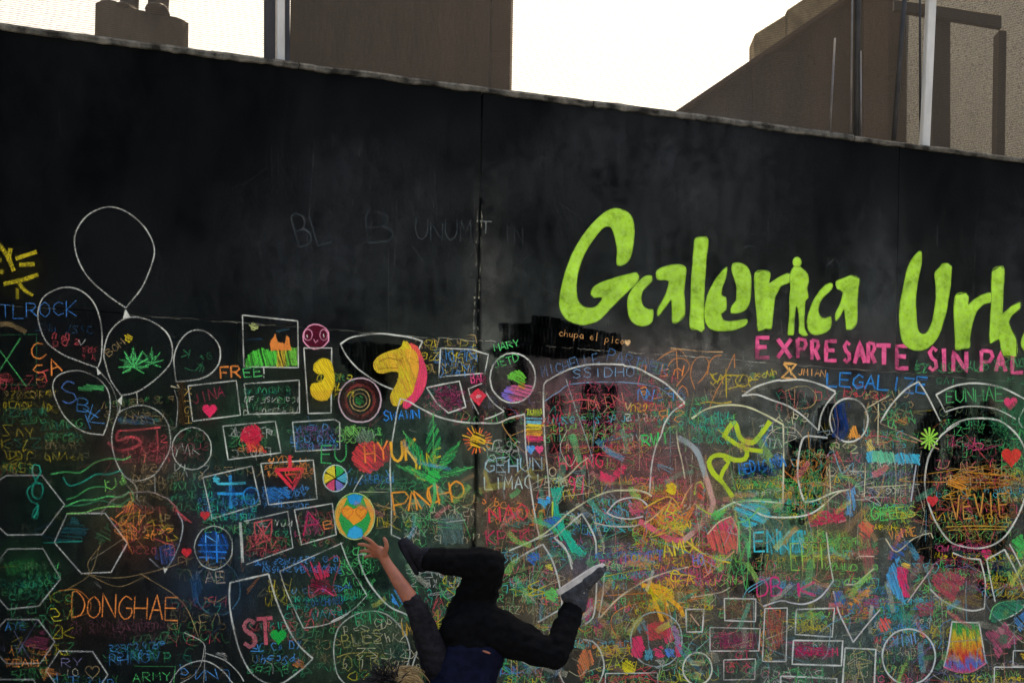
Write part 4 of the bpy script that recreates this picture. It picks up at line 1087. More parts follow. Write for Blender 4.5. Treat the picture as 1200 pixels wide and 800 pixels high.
# ---- centre left
q = Draw('chalk_target', 'ringed brown and green target disc'); q.s(ell(417, 474, 24.5, 25.4, 22, wob=.02), (190, 160, 160), 2.4, .9, True); q.s(ell(417, 474, 16.5, 17.5, 18), (110, 50, 44), 4, .8, True); q.s(ell(417, 474, 11.5, 12.5, 16), (180, 150, 90), 2, .8, True); q.s(ell(417, 474, 8, 8, 12), BRN, 1.8, .8, True); q.h(ell(417, 474, 5, 5, 10), (50, 130, 60), 30, 1.7, 2, .9); q.s(ell(417, 474, 20.5, 21.5, 18), (60, 30, 30), 4, .7, True)
q = Draw('chalk_shield', 'wide white shield outline behind the horse head'); q.s(K5([(680,265),(600,240),(500,225),(400,215),(290,225),(200,245),(140,285)]), W_, 2.6, 1); q.s(K5([(140,285),(180,360),(250,440),(330,500),(410,550),(485,580)]), W_, 2.4, .95); q.s(K5([(680,265),(662,300),(650,335)]), W_, 2.4, .9)
q = Draw('chalk_horse', 'yellow horse head with a pink mane')
mane = sp(K5([(585,285),(640,300),(680,380),(706,480),(690,570),(640,650),(570,705),(556,665),(620,590),(650,500),(655,420),(630,340)]))
q.fill(mane, lambda x, y: (226, 96, 72) if y < 425 else (222, 60, 104), .95, 2, 1.5); q.h(mane, (236, 90, 90), 100, 2.6, 2, .6)
head = sp(K5([(545,300),(556,262),(580,290),(612,320),(640,350),(652,420),(640,500),(610,600),(560,650),(520,690),(488,684),(470,640),(480,600),(512,540),(525,470),(470,460),(420,472),(380,465),(360,430),(366,395),(400,360),(460,335),(520,318)]))
q.fill(head, lambda x, y: (206, 172, 44) if x < 462 else ((214, 190, 40) if x < 475 else (226, 160, 52)), .96, 2, 2); q.h(head, lambda x, y: (196, 148, 56) if random.random() < .35 else (216, 196, 46), 70, 2.2, 2, .7)
q.s(K5([(540,375),(552,382)]), BLK, 2.2, .9); q.s(K5([(395,400),(450,375),(540,395)]), (150, 110, 40), 1.6, .6); q.s(K5([(390,450),(450,440),(520,440)]), (150, 110, 40), 1.6, .6); q.s(K5([(572,265),(600,300),(590,400)]), (240, 190, 60), 2, .8)
q = Draw('chalk_lettering', 'blue capitals under the horse head'); q.t('SWAWN', 444, 497, 485, 495, 11, (40, 128, 205), 2.2, 1)
q = Draw('chalk_outline', 'long white band outline under the horse head'); q.s(K5([(535,640),(600,665),(640,690),(760,750),(880,785),(1000,800),(1080,800)]), W_, 2.8, 1); q.s([(556,500),(575,500),(590,494),(606,490)], W_, 2.6, 1); q.s([(463.5,472),(460,485),(457.5,500),(453.5,525),(451.5,552),(453,590),(453,628)], W_, 2.4, .9); q.s([(453,628),(475,638),(490,646)], W_, 2.2, .9)
frame(K5([(800,312),(1000,320),(1050,335),(1112,352),(1090,475),(850,492),(785,502)]), 'white frame with small blue writing, above the red ruby', 2.2, .9)
q = Draw('chalk_lettering'); q.t('MAMI', 515, 437, 556, 431, 10, (60, 110, 160), 1.4, .8)
q = Draw('chalk_frame', 'white curved frame of dense red scribble'); q.p(K5([(705,570),(810,545),(920,525),(965,695),(850,735),(775,675)]), W_, 2.4, .95); q.scrib(499, 458, 536, 486, MAG, 4, 1.4, .8); q.h(K5([(740,580),(900,545),(930,680),(850,715)]), (90, 24, 52), 20, 2.6, 2.2, .6)
q = Draw('chalk_ruby', 'red diamond in a white frame beside the panel seam'); q.p(N6([(105,505),(10,545),(30,620),(80,720)]), W_, 2, .9, False); q.s(N6([(105,505),(125,560),(180,640),(255,700)]), W_, 2, .9); q.s(N6([(255,700),(180,735),(110,757)]), W_, 2, .9); q.fill(N6([(20,595),(75,545),(135,590),(80,660)]), (214, 52, 66), .9, 2, 1); q.h(N6([(20,595),(75,545),(135,590),(80,660)]), (230, 80, 90), 45, 2.4, 2, .7); q.h(ell(*N6([(78,598)])[0], 2.5, 2.5, 8), (240, 180, 170), 0, 1.4, 1.6, 1)
q = Draw('chalk_lettering'); q.t('BAD', 545, 454, 561, 452, 10, PINK, 1.8, .9); q.h(N6([(30,470),(130,460),(130,505),(40,520)]), (120, 20, 60), 10, 2.2, 2, .7)
q = Draw('chalk_circle', 'white circle round the curled green lizard'); q.s(ell(592.5, 448.3, 26.3, 28.5, 24, wob=.012), W_, 2.6, 1, True)
q = Draw('chalk_lizard', 'curled green lizard above a purple and pink wash'); q.h(N6([(235,575),(300,520),(380,520),(455,520),(450,570),(390,625),(300,635),(250,610)]), lambda x, y: (130, 110, 190) if x < 590 else (205, 100, 130), 15, 1.6, 2.2, .95); q.h(N6([(280,470),(300,430),(350,420),(395,440),(405,500),(390,560),(345,540),(350,500),(320,490)]), lambda x, y: (110, 190, 60) if y < 455 else (210, 140, 60), 30, 1.6, 2.2, 1); q.s(N6([(300,490),(312,515),(330,510)]), BLK, 3, .8)
q = Draw('chalk_lettering', 'green words on top of the lizard circle'); q.t('MARY', 572, 418, 600, 412, 9, GRN, 1.8, .9); q.t('JETD', 572, 437, 600, 429, 9, GRN, 1.6, .8)
q = Draw('chalk_banner', 'striped rainbow banner hanging between two white lines')
for yy, c in ((488, (130, 150, 50)), (497.5, (110, 190, 200)), (505, (226, 200, 50)), (511, (236, 160, 50)), (518, (222, 60, 100))): q.h([(608, yy - 3.6), (627, yy - 3.2), (627, yy + 3), (608, yy + 3)], c, 2, 1.8, 2.4, .95)
q.s([(608, 508.7), (627, 508.2)], BLK, 1.2, .8); q.t('TUMI', 608, 491, 627, 490, 7, (200, 200, 60), 1.2, .8)
Draw('chalk_heart', 'small blue heart under the rainbow banner').heart(613, 530, 5, (90, 160, 210)); Draw('chalk_heart', 'small pink heart under the rainbow banner').heart(623, 530, 4.5, PINK)
q = Draw('chalk_outline', 'white lines framing the rainbow banner'); q.s([(606,489),(607,520),(609,545),(614,580),(619,612),(623,630)], W_, 2.4, .95); q.s([(628,490),(630,530),(633,560),(635,590)], W_, 2.4, .9)
q = Draw('chalk_pinwheel', 'small pinwheel disc of yellow, green, blue and pink wedges')
for k, c in enumerate(((60, 170, 80), (90, 180, 190), (130, 120, 180), (220, 80, 110), (226, 200, 50), (226, 206, 60))):
    a0 = -90 + k * 60
    P = [(388.5, 563.5)] + ell(388.5, 563.5, 13.2, 14.4, 6, a0 + 6, a0 + 54, 0); q.fill(P, c, .9, 1.2, .6); q.h(P, c, a0, 2, 1.8, .6)
    q.s([(388.5, 563.5), (388.5 + 9 * math.cos(math.radians(a0 + 2)), 563.5 + 9.6 * math.sin(math.radians(a0 + 2))), (388.5 + 13 * math.cos(math.radians(a0 - 6)), 563.5 + 13.6 * math.sin(math.radians(a0 - 6)))], BLK, 2, .8)
q.s(ell(388.5, 563.5, 14, 15.2, 18, wob=.01), (180, 200, 180), 1.8, .9, True)
q = Draw('chalk_ball', 'bright ball with two orange hearts on green and blue'); P = ell(411, 607, 22.8, 26.6, 28, wob=0); q.fill(P, (54, 160, 74), 1, 1.5, 2); q.h(P, (62, 178, 80), 30, 2.5, 2, .5)
q.fill(L5([(92,560),(125,490),(160,480),(130,540),(110,600),(130,660),(160,700),(120,680),(95,620)]), (226, 160, 60), .95); q.fill(L5([(318,560),(290,490),(255,480),(280,540),(300,600),(280,660),(250,700),(295,670),(315,620)]), (226, 160, 60), .95)
q.fill(L5([(165,470),(205,458),(248,470),(235,510),(205,520),(175,510)]), (48, 150, 196), .95); q.fill(L5([(160,700),(175,660),(205,640),(245,660),(250,700),(205,716)]), (60, 165, 200), .95)
q.fill(L5([(130,545),(160,525),(200,548),(240,525),(275,545),(262,585),(235,610),(198,632),(170,600),(140,580)]), (236, 150, 46), 1, 2); q.heart(402.5, 603, 6.5, (232, 120, 50), .9, True); q.heart(418.5, 603, 6.5, (232, 120, 50), .9, True); q.s(P + [P[0]], (190, 200, 120), 1.8, .9)
q = Draw('chalk_sun', 'small orange sun on the panel seam'); q.h(ell(552, 520, 9, 10, 14), (236, 186, 44), 20, 1.6, 2.2, 1)
for k in range(22):
    an = k * 2 * math.pi / 22 + random.uniform(-.1, .1); r1 = random.uniform(14, 19)
    q.s([(552 + 9 * math.cos(an), 520 + 9 * math.sin(an)), (552 + r1 * math.cos(an), 520 + r1 * math.sin(an))], random.choice([(230, 130, 50), (236, 180, 50), (220, 90, 50)]), 2, .9)
q = Draw('chalk_orb', 'red round fruit with a grey green crown'); q.h(ell(427, 539, 19, 18, 20), lambda x, y: (222, 70, 70) if x < 432 else (190, 60, 66), 40, 1.7, 2.3, .9); q.h(L5([(200,140),(250,80),(330,120),(300,160),(230,170)]), (130, 150, 120), 60, 2, 2, .7); q.h(L5([(120,130),(160,70),(210,60),(230,120)]), LGRN, 50, 2.2, 1.8, .7); q.h(L5([(360,180),(405,170),(405,270),(370,265)]), (190, 60, 60), 70, 2, 2, .8)
q = Draw('chalk_lettering', 'bold lettering in green, orange and yellow across the red fruit'); q.t('EU', 372, 545, 401, 545, 20, (64, 160, 84), 2.4, .9); q.t('HY', 423, 545, 450, 543, 22, (236, 130, 60), 2.8, 1); q.t('UK', 454, 546, 482, 544, 26, (236, 170, 50), 3.4, 1); q.t('JANE', 476, 556, 512, 548, 18, (226, 196, 40), 3, .95, .1); q.s([(470,530),(482,548),(480,560),(492,566)], (230, 180, 50), 3, .9)
q = Draw('chalk_lettering', 'orange capitals over the stem of the big green leaf'); 
for ch, x0, y0, x1, y1, hh in (('P', 457, 606, 473, 603, 27), ('A', 473, 602, 484, 599, 21), ('N', 483, 600, 496, 597, 22), ('C', 495, 592, 506, 590, 20), ('H', 508, 593, 520, 590, 24), ('O', 521, 587, 534, 585, 20)): q.t(ch, x0, y0, x1 + 3.5, y1, hh, (236, 150, 50), 3, 1, jit=.5)
q = Draw('chalk_leaf', 'big green serrated leaf left of the panel seam')
for tipx, tipy, ww in ((655, -10, 42), (480, 95, 30), (812, 150, 30), (440, 292, 22), (560, 370, 16), (890, 300, 22)):
    cx, cy = 655, 365
    dx, dy = tipx - cx, tipy - cy; L = math.hypot(dx, dy); nx_, ny_ = -dy / L * ww, dx / L * ww
    P = L5([(cx, cy), (cx + dx * .3 + nx_ * .7, cy + dy * .3 + ny_ * .7), (cx + dx * .6 + nx_, cy + dy * .6 + ny_), (tipx, tipy), (cx + dx * .6 - nx_, cy + dy * .6 - ny_), (cx + dx * .3 - nx_ * .7, cy + dy * .3 - ny_ * .7)])
    q.h(P, lambda x, y: (44, 150, 74) if random.random() < .7 else (76, 170, 80), math.degrees(math.atan2(dy, dx)) + 25, 1.9, 2.1, .85); q.s(L5([(cx, cy), (tipx, tipy)]), (100, 180, 90), 1.4, .7)
q.s(L5([(655,365),(665,460),(640,560)]), GRN, 4, .8); q.h(ell(*L5([(655,360)])[0], 8, 8, 10), (60, 190, 80), 30, 1.8, 2.2, .9)
q = Draw('chalk_patch', 'grey green rubbed square right of the green leaf stem'); q.h(L5([(680,600),(820,570),(830,740),(690,750)]), (90, 120, 110), 70, 2, 2.4, .6); q.s(L5([(730,620),(840,605)]), W_, 1.8, .7); q.s(L5([(820,530),(880,510),(890,460)]), BRN, 2, .7)
q = Draw('chalk_lettering'); q.t('VANGBDL', 402, 572, 456, 568, 9, (50, 110, 160), 1.3, .8); q.s(L5([(195,445),(225,390),(250,350)]), W_, 1.8, .7); q.s(L5([(230,445),(400,447)]), PALE, 1.2, .6); q.s(L5([(330,520),(420,545),(440,590),(400,640),(320,655)]), BRN, 1.8, .7)
q = Draw('chalk_outline', 'white outline of a fin beside the bare arm'); q.s(M4([(240,140),(200,138),(215,200),(260,290),(350,395),(440,440),(500,472)]), W_, 2.6, 1); q.s(M4([(520,590),(490,660),(465,740)]), W_, 2.4, .95)
q = Draw('chalk_circle', 'large white circle of dim green and yellow writing beside the sleeve'); q.s(M4([(160,820),(100,760),(80,690),(75,600),(100,510),(170,450),(260,425),(340,440),(410,500),(450,570),(463,650),(430,750)]), W_, 2.2, .8)
q.t('BTS', 413, 732, 446, 728, 15, (54, 150, 90), 2, .9); q.t('BLES', 398, 758, 442, 750, 15, (150, 140, 70), 1.8, .85); q.t('OTTO', 398, 785, 448, 783, 18, (140, 130, 60), 1.6, .8); q.s(M4([(90,660),(160,640),(300,640),(280,680),(310,700)]), (170, 150, 70), 1.8, .8); q.h(M4([(330,620),(400,570),(450,590),(440,690),(380,720)]), (40, 90, 70), 40, 2.4, 2, .6)
q = Draw('chalk_patch', 'light blue blob behind the forearm'); q.h(ell(462, 699, 10, 11, 12, wob=.15), (70, 150, 210), 60, 1.7, 2.2, .95)
q = Draw('chalk_lettering', 'yellow capitals left of the dark sleeve'); q.t('IMN', 463, 745, 486, 742, 16, (210, 160, 40), 2.2, .9); q.t('HZ', 508, 745, 522, 742, 12, YEL, 2, .8)
q = Draw('chalk_outline', 'white strokes between the arm and the bent thigh'); q.s(M4([(720,240),(705,330),(700,480)]), W_, 2.2, .8); q.s(M4([(740,240),(725,320),(730,410)]), W_, 1.8, .7); q.p(M4([(730,330),(780,265),(810,300)]), (200, 180, 60), 2.4, .9, False); q.s(M4([(720,240),(780,330)]), (200, 180, 60), 2.4, .9); q.s(M4([(620,540),(640,590),(655,600)]), W_, 2.4, .8); q.h(M4([(740,330),(800,280),(800,340),(740,390)]), (170, 160, 40), 60, 2, 2, .8)

# ---- centre
q = Draw('chalk_lettering', 'tiny orange handwriting above the blue name'); q.t('chupa el pico', 645, 400, 720, 410, 8, (200, 144, 84), 1.1, .75, jit=.6); Draw('chalk_heart').heart(724, 408, 3.4, (230, 190, 130))
q = Draw('chalk_lettering', 'dim blue words along the top of the white arch'); q.t('MICHELLE', 626, 447, 692, 430, 12, (84, 120, 150), 1.5, .75); q.t('PARTNER', 700, 427, 768, 446, 13, (70, 110, 150), 1.4, .7); q.t('SSIDHO', 661, 448, 732, 447, 11, (110, 150, 175), 1.5, .75)
q = Draw('chalk_arch', 'large white arch rising from the banner and dropping to the right'); q.s(N6([(530,780),(525,640),(530,512),(570,480),(620,450),(720,405),(830,380),(960,375),(1080,380)]) + Q6([(0,335),(90,350),(180,395),(280,450),(350,510),(430,597)]), W_, 2.7, 1); q.s(Q6([(430,597),(340,665),(285,750),(262,830)]) + R5([(200,130),(170,260),(158,430)]), W_, 2.5, .95)
q = Draw('chalk_arch', 'thin blue inner arch'); q.s(N6([(535,630),(590,590),(640,560),(690,520),(800,505),(950,498),(1080,500)]) + Q6([(0,452),(130,465),(250,492),(330,550),(390,585)]), (110, 140, 160), 1.8, .7); q.s(N6([(680,480),(700,540),(740,660),(800,830),(860,1010)]), (150, 160, 150), 1.6, .6)
q = Draw('chalk_scrawl', 'rows of red writing under the arch'); q.scrib(655, 452, 760, 480, (150, 56, 70), 2, 1.5, .8); q.t('MIN', 680, 486, 720, 478, 15, (190, 120, 90), 1.6, .8); q.scrib(686, 478, 760, 500, (160, 50, 70), 2, 1.6, .8); q.t('SCHUMB', 740, 487, 790, 482, 8, RED, 1.5, .8); q.t('AAYC', 626, 505, 652, 502, 13, (170, 50, 66), 2, .8); q.scrib(690, 500, 750, 530, (160, 60, 80), 2, 1.6, .7); q.s(N6([(690,640),(780,620),(900,640),(860,690)]), RED, 2, .8); q.s(N6([(1090,640),(1105,690),(1130,640)]), (210, 170, 110), 2.4, .9)
q = Draw('chalk_lettering', 'pale blue capitals in two lines right of the panel seam'); q.t('GEHUN', 560, 557, 626, 555, 16, (150, 176, 180), 2.1, .95); q.t('LIMACI', 560, 577, 626, 575, 15, (180, 196, 186), 2, .95)
q = Draw('chalk_lettering', 'red capitals left of the teal figure'); q.t('NAO', 566, 614, 610, 610, 18, (220, 52, 76), 3, .95); q.t('KPSK', 562, 640, 612, 636, 15, (190, 44, 80), 2.2, .9); q.h(O5([(190,635),(300,620),(380,600),(385,620),(300,650)]), (70, 120, 100), 10, 2.2, 2, .7)
q = Draw('chalk_lettering', 'red capitals and number above the eye outline'); q.t('HYUNG', 646, 555, 696, 550, 16, (220, 54, 84), 2.3, .95); q.t('97', 657, 582, 676, 580, 20, (220, 64, 96), 2.3, .95); q.t('JIMIN', 694, 536, 740, 528, 10, RED, 1.6, .8)
q = Draw('chalk_patch', 'curved red patch right of the red number'); q.h(O5([(755,320),(790,340),(830,350),(880,300),(910,290),(905,330),(860,370),(820,400),(770,385)]), (220, 60, 90), 40, 1.8, 2.3, .95); q.t('MA', 715, 570, 733, 568, 8, ORG, 1.6, .8)
q = Draw('chalk_figure', 'teal and blue painted figure leaning to the right'); q.h(O5([(480,425),(555,415),(545,470),(520,520),(535,600),(480,600),(490,500)]), (42, 176, 140), 80, 1.7, 2.4, 1); q.h(O5([(405,475),(440,495),(480,460),(470,510),(440,535),(415,510)]), (70, 170, 215), 20, 1.7, 2.3, 1); q.h(O5([(480,600),(540,570),(560,650),(600,710),(650,770),(660,800),(600,790),(540,720),(490,650)]), (44, 186, 140), 60, 1.7, 2.4, 1); q.s(O5([(490,500),(488,590)]), (190, 200, 60), 2.4, .9); q.h(O5([(430,620),(500,580),(550,590),(500,660),(440,660)]), (56, 110, 180), 20, 2, 2.2, .8); q.s(ell(*O5([(490,330)])[0], 4, 5, 10), PALE, 1.6, .7, True); q.s(O5([(510,390),(580,350),(650,280),(695,250)]), (190, 170, 130), 2.6, .8)
q.h(P4([(520,20),(560,90),(610,130),(570,150),(530,110)]), (50, 190, 150), 50, 1.8, 2.2, .9)
q = Draw('chalk_eye', 'pale eye outline under a long cream brow arc'); q.s(O5([(240,782),(340,740),(430,692),(500,640),(570,575),(650,520),(740,470),(830,440),(920,437),(1010,442),(1060,470)]), (206, 200, 150), 2.6, 1); q.s(O5([(800,566),(860,500),(940,478),(1000,490),(1040,530)]), (200, 190, 180), 2.4, .95); q.s(O5([(800,566),(860,592),(940,600),(1010,585)]), (200, 190, 180), 2.4, .95); q.s(O5([(730,622),(830,642),(960,640),(1040,610)]), (190, 180, 160), 2.4, .9); q.s(O5([(730,560),(740,640),(770,720),(785,800)]), PALE, 2, .7); q.h(O5([(820,560),(870,520),(930,570),(870,585)]), (80, 150, 180), 20, 2, 2, .8); q.h(O5([(920,510),(990,500),(1010,560),(940,575)]), (210, 90, 110), 30, 2, 2, .8)
q = Draw('chalk_outline', 'white panel outlines around the raised shoe'); q.s(O5([(500,710),(560,655),(610,610),(657,570)]), W_, 2.8, 1); q.s(O5([(657,570),(700,640),(735,720),(740,800)]), W_, 2.8, 1); q.s(O5([(500,710),(540,750),(580,800),(605,860)]), W_, 2.6, 1)
q.s(P4([(220,115),(290,85),(350,60),(440,25)]), W_, 2.4, .95); q.s(P4([(235,172),(300,130),(385,85)]), W_, 2.8, 1); q.s(P4([(385,85),(430,160),(465,270),(482,400),(440,435),(360,482)]), W_, 2.8, 1); q.s(P4([(440,50),(480,80),(510,125),(535,212)]), W_, 2.6, .95); q.s(P4([(670,0),(690,60),(700,110)]), PALE, 2, .7)
q.s(P4([(700,210),(692,330),(670,460)]), W_, 2.4, .95); q.s(P4([(660,280),(655,380),(640,460),(600,492)]), W_, 2.6, 1)
q = Draw('chalk_curve', 'long cream curve rising to the right behind the shoe'); q.s(S3([(140,545),(200,480),(260,435),(330,395),(400,370),(480,350)]), (214, 190, 150), 2.6, .95); q.s(S3([(490,467),(560,455),(610,445),(640,428)]), PALE, 2, .8); q.s(S3([(540,390),(600,340),(655,290)]), (220, 150, 110), 2.4, .8)
q = Draw('chalk_circle', 'white circle with an orange smear behind the knee'); q.s(P4([(590,570),(640,580),(675,620),(697,690),(690,750),(655,810),(590,840),(520,820),(485,780),(468,735)]), W_, 2.6, 1); q.h(P4([(590,620),(640,630),(650,680),(600,740),(580,780),(560,700)]), (214, 120, 70), 70, 2, 2.4, .9); q.s(P4([(240,650),(290,690),(352,706)]), W_, 2, .8)
q = Draw('chalk_star', 'little green star left of the raised shin'); q.h(ell(637, 697, 8, 8, 10, wob=.35), (110, 200, 90), 40, 1.7, 2.2, 1)
q = Draw('chalk_smear', 'pink smear right of the raised shin'); q.h(P4([(610,360),(650,350),(640,430),(600,490)]), (196, 70, 110), 80, 1.9, 2.2, .8); q.loops(683, 725, 700, 748, (200, 60, 100), 8, 1.5, .8)
q = Draw('chalk_smear'); q.h(P4([(400,190),(430,185),(435,225),(410,215)]), (220, 200, 70), 20, 1.8, 2.2, .95); q.h(ell(615, 655, 8, 6, 9, wob=.3), (50, 110, 190), 40, 2, 2, .8)

# ---- right of centre
q = Draw('chalk_lettering', 'tangle of large orange and brown loops under the lime letter e'); oc = (176, 116, 66)
for s_ in ([(370,230),(375,330),(380,430)], [(310,340),(350,290),(420,285),(465,335),(430,400),(370,480)], [(230,300),(310,245),(400,225),(470,340)], [(500,500),(470,400),(490,310),(540,268),(590,290),(600,345),(560,420),(520,460)], [(600,640),(650,520),(700,430),(750,320),(782,250)], [(782,250),(782,350)], [(690,260),(640,270),(600,320),(590,400)]): q.s(Q6(s_), oc, 2, .9)
for s_ in ([(330,212),(440,222),(560,235),(700,238)],): q.s(Q6(s_), (190, 150, 100), 2, .8)
q = Draw('chalk_face', 'small yellow face with a tilted yellow mark'); ye = (186, 160, 40)
q.s(ell(*Q6([(838,440)])[0], 8, 7, 12), ye, 1.8, .9, True); q.s(Q6([(815,435),(825,440)]), ye, 1.6, .9); q.s(Q6([(845,432),(857,438)]), ye, 1.6, .9)
for s_ in ([(610,390),(650,450),(690,425),(720,400),(810,405)], [(720,350),(725,560)], [(740,500),(800,480),(830,470)], [(885,435),(950,430)], [(540,600),(600,590),(680,600),(760,590)]): q.s(Q6(s_), ye, 1.9, .85)
q.t('yani', 0, 0, 1, 0, 0.1, ye, .1, 0) if False else q.t('ceuh', 873, 448, 896, 444, 7, ye, 1.5, .9)
q = Draw('chalk_hourglass', 'orange hourglass outline under the pink line'); q.p(T6([(145,315),(235,325),(190,375),(235,430),(130,420),(185,368)]), (230, 170, 90), 3.2, 1); q.s(T6([(185,345),(200,400)]), (230, 180, 100), 2, .9)
q = Draw('chalk_lettering'); q.t('JMIAN', 920, 445, 951, 447, 8, (214, 150, 80), 1.6, .95)
q = Draw('chalk_lettering', 'bright blue capitals under the pink line'); q.t('LEGALIZE', 953, 457, 1068, 466, 17, (50, 132, 190), 2.6, 1, 0, .18); q.t('LEGALIZE', 954, 456, 1068, 465, 15, (40, 100, 160), 1.6, .6, 0, .2)
q = Draw('chalk_scrawl'); q.scrib(966, 460, 1018, 472, (190, 50, 60), 1, 1.6, .85, 6)
q = Draw('chalk_wing', 'pointed white wing outline above the yellow zigzag'); q.s(Q6([(838,548),(880,515),(940,480),(1050,445),(1108,436)]) + T6([(120,440),(270,433),(400,465),(512,517)]), W_, 3, 1); q.s(V4([(222,195),(290,190),(360,215),(430,240),(500,285),(575,355)]), W_, 2.8, 1); q.s(V4([(655,180),(610,235),(585,290),(575,355)]), W_, 2.8, 1)
q = Draw('chalk_curve', 'brown ribbon loop inside the wing'); q.s(V4([(420,175),(470,155),(530,155),(565,200),(540,245),(470,255)]), (150, 130, 80), 2, .8); q.s(V4([(465,165),(460,250),(430,300),(400,320)]), (140, 110, 80), 2, .8); q.s(V4([(425,180),(430,240),(440,300)]), (140, 110, 80), 1.6, .7)
q = Draw('chalk_oval', 'white oval with a dark blue wash and an orange triangle'); q.s(ell(978.7, 496.5, 22, 25.2, 24, wob=.012), W_, 2.8, 1, True); q.h(T6([(500,640),(560,590),(610,590),(615,700),(600,800),(560,860),(490,830)]), (24, 50, 96), 80, 1.9, 2.3, .85); q.h(V4([(735,325),(770,385),(705,390)]), (226, 150, 60), 70, 1.6, 2.2, 1)
q = Draw('chalk_cone', 'white pointed cone outline under the blue capitals'); q.s(V4([(1035,130),(990,155),(950,190),(900,250),(858,320)]), W_, 2.8, 1); q.s(V4([(1035,130),(1060,165),(1090,220),(1135,310)]), W_, 2.6, .95); q.s(V4([(858,320),(940,355),(1040,400),(1130,440)]), (180, 140, 110), 2, .8); q.s(V4([(800,250),(860,215),(900,195)]), PALE, 1.8, .7); q.s(V4([(850,230),(848,420)]), PALE, 1.8, .7); q.s(V4([(900,370),(960,390),(1030,410)]), (170, 110, 80), 2, .8); q.h(V4([(920,310),(980,290),(990,320),(930,335)]), (180, 120, 60), 20, 2, 2, .7)
q = Draw('chalk_arch', 'cream arch over the yellow zigzag'); q.s(V4([(-10,300),(60,256),(150,238),(240,245),(330,282),(412,328)]), (206, 200, 150), 2.8, 1); q.s(V4([(412,328),(414,480),(410,688)]), (206, 200, 160), 2.6, .95); q.s(V4([(410,688),(300,678),(190,684),(100,730)]), (190, 210, 170), 2.6, .95); q.s(V4([(310,440),(350,370),(400,340),(460,345),(500,385)]), PALE, 1.8, .7)
q = Draw('chalk_zigzag', 'thick yellow green zigzag lettering'); lz = (178, 196, 44)
q.s(V4([(140,388),(160,345),(190,320),(215,390),(270,410),(310,370),(352,312)]), lz, 6, 1); q.s(V4([(145,380),(200,420),(250,440),(318,450)]), lz, 5, 1); q.s(V4([(215,415),(245,450),(235,485),(190,490),(140,470),(95,470),(70,500),(90,550),(130,590),(180,660)]), lz, 6, 1); q.s(V4([(120,585),(135,540),(160,500),(140,480)]), lz, 5, .95); q.s(V4([(110,350),(130,365),(150,400)]), lz, 2.4, .9)
q = Draw('chalk_lettering'); q.scrib(808, 486, 848, 504, TEAL, 2, 1.6, .8)
q = Draw('chalk_lettering', 'blue capitals under the zigzag lettering'); q.t('MEDICINA', 853, 559, 906, 549, 13, (48, 130, 200), 2.3, 1); q.h(V4([(210,520),(400,490),(400,560),(220,575)]), (20, 50, 90), 10, 2.4, 2, .6)
q = Draw('chalk_shape', 'white rounded shape filled with dark scribble'); q.s(V4([(615,388),(560,382),(510,384),(488,440),(478,540),(488,620),(510,684)]), W_, 3, 1); q.s(V4([(510,684),(560,676),(640,640),(715,625)]), (206, 204, 170), 2.6, 1)
q.loops(925, 530, 962, 590, [(150, 90, 40), (180, 130, 60), DGRN], 24, 1.4, .6); q.s(V4([(625,510),(630,650)]), PALE, 1.6, .7)
q = Draw('chalk_curve', 'white sagging curve above the pink capitals'); q.s(V4([(180,682),(260,712),(330,747),(450,752),(540,735),(600,695)]), (214, 216, 190), 2.8, 1); q.s(V4([(600,695),(650,650),(715,625),(760,660)]), PALE, 2, .8)
q = Draw('chalk_banner', 'cyan and green hatched banner'); q.h([(998,534),(1010,531),(1030,535),(1060,536),(1060,547),(1030,546),(1000,545)], lambda x, y: (110, 200, 150) if 1005 < x < 1030 else (70, 176, 196), 70, 1.6, 2.4, 1); q.h([(1000,522),(1003,517),(1008,531),(999,533)], (216, 190, 90), 60, 1.8, 2, .9); q.s([(998,545),(996,585)], PALE, 1.6, .7); q.s([(1056,548),(1050,590)], (180, 180, 180), 2.2, .7); q.s([(998,574),(1030,572),(1060,570)], PALE, 1.6, .7)
q = Draw('chalk_lettering', 'pink capitals under the sagging curve'); q.t('LENE', 934, 618, 975, 612, 15, (224, 60, 96), 3, 1); q.h(R5([(0,0),(1,0),(1,1)]), PINK, 0, 9, 1, .1) if False else None; q.h([(932,604),(972,602),(975,612),(935,619)], (190, 44, 76), 15, 2.4, 2.2, .7)
q = Draw('chalk_lettering', 'cyan capitals right of the pink pennant'); q.t('ENKE', 870, 648, 926, 646, 25, (70, 196, 200), 3, 1); q.h([(884,626),(928,622),(926,650),(888,650)], (60, 170, 176), 80, 2.4, 2.2, .8); q.h([(846,596),(880,590),(890,610),(860,622)], (70, 180, 190), 20, 2, 2.3, .9)
q = Draw('chalk_lettering', 'magenta capitals under the cyan capitals'); q.t('DB', 873, 700, 902, 699, 20, (206, 40, 110), 3, 1); q.t('K', 921, 698, 940, 697, 18, (206, 40, 110), 3.2, 1); q.s(ZZ4([(-80,440),(0,415),(50,425),(110,430),(180,400),(242,325)]), (200, 196, 190), 2.6, .95); q.s(ZZ4([(242,325),(225,230),(210,100)]), (200, 200, 170), 2.2, .8)
q = Draw('chalk_lettering', 'yellow green capitals left of the hatched pennant'); q.t('EEH', 912, 668, 948, 666, 30, (150, 190, 80), 2.2, .85); q.t('GEE', 1004, 612, 1034, 610, 14, (90, 190, 90), 2.2, .95); q.t('ES', 1034, 610, 1056, 608, 14, (160, 180, 70), 2.2, .9); q.t('VAINE', 1026, 634, 1056, 628, 10, (230, 150, 60), 2.2, .95)
q = Draw('chalk_patch', 'pale blue vertical patch beside the pink capitals'); q.h(V4([(705,630),(740,615),(745,700),(735,750),(700,740)]), (90, 160, 200), 80, 1.9, 2.2, .9)
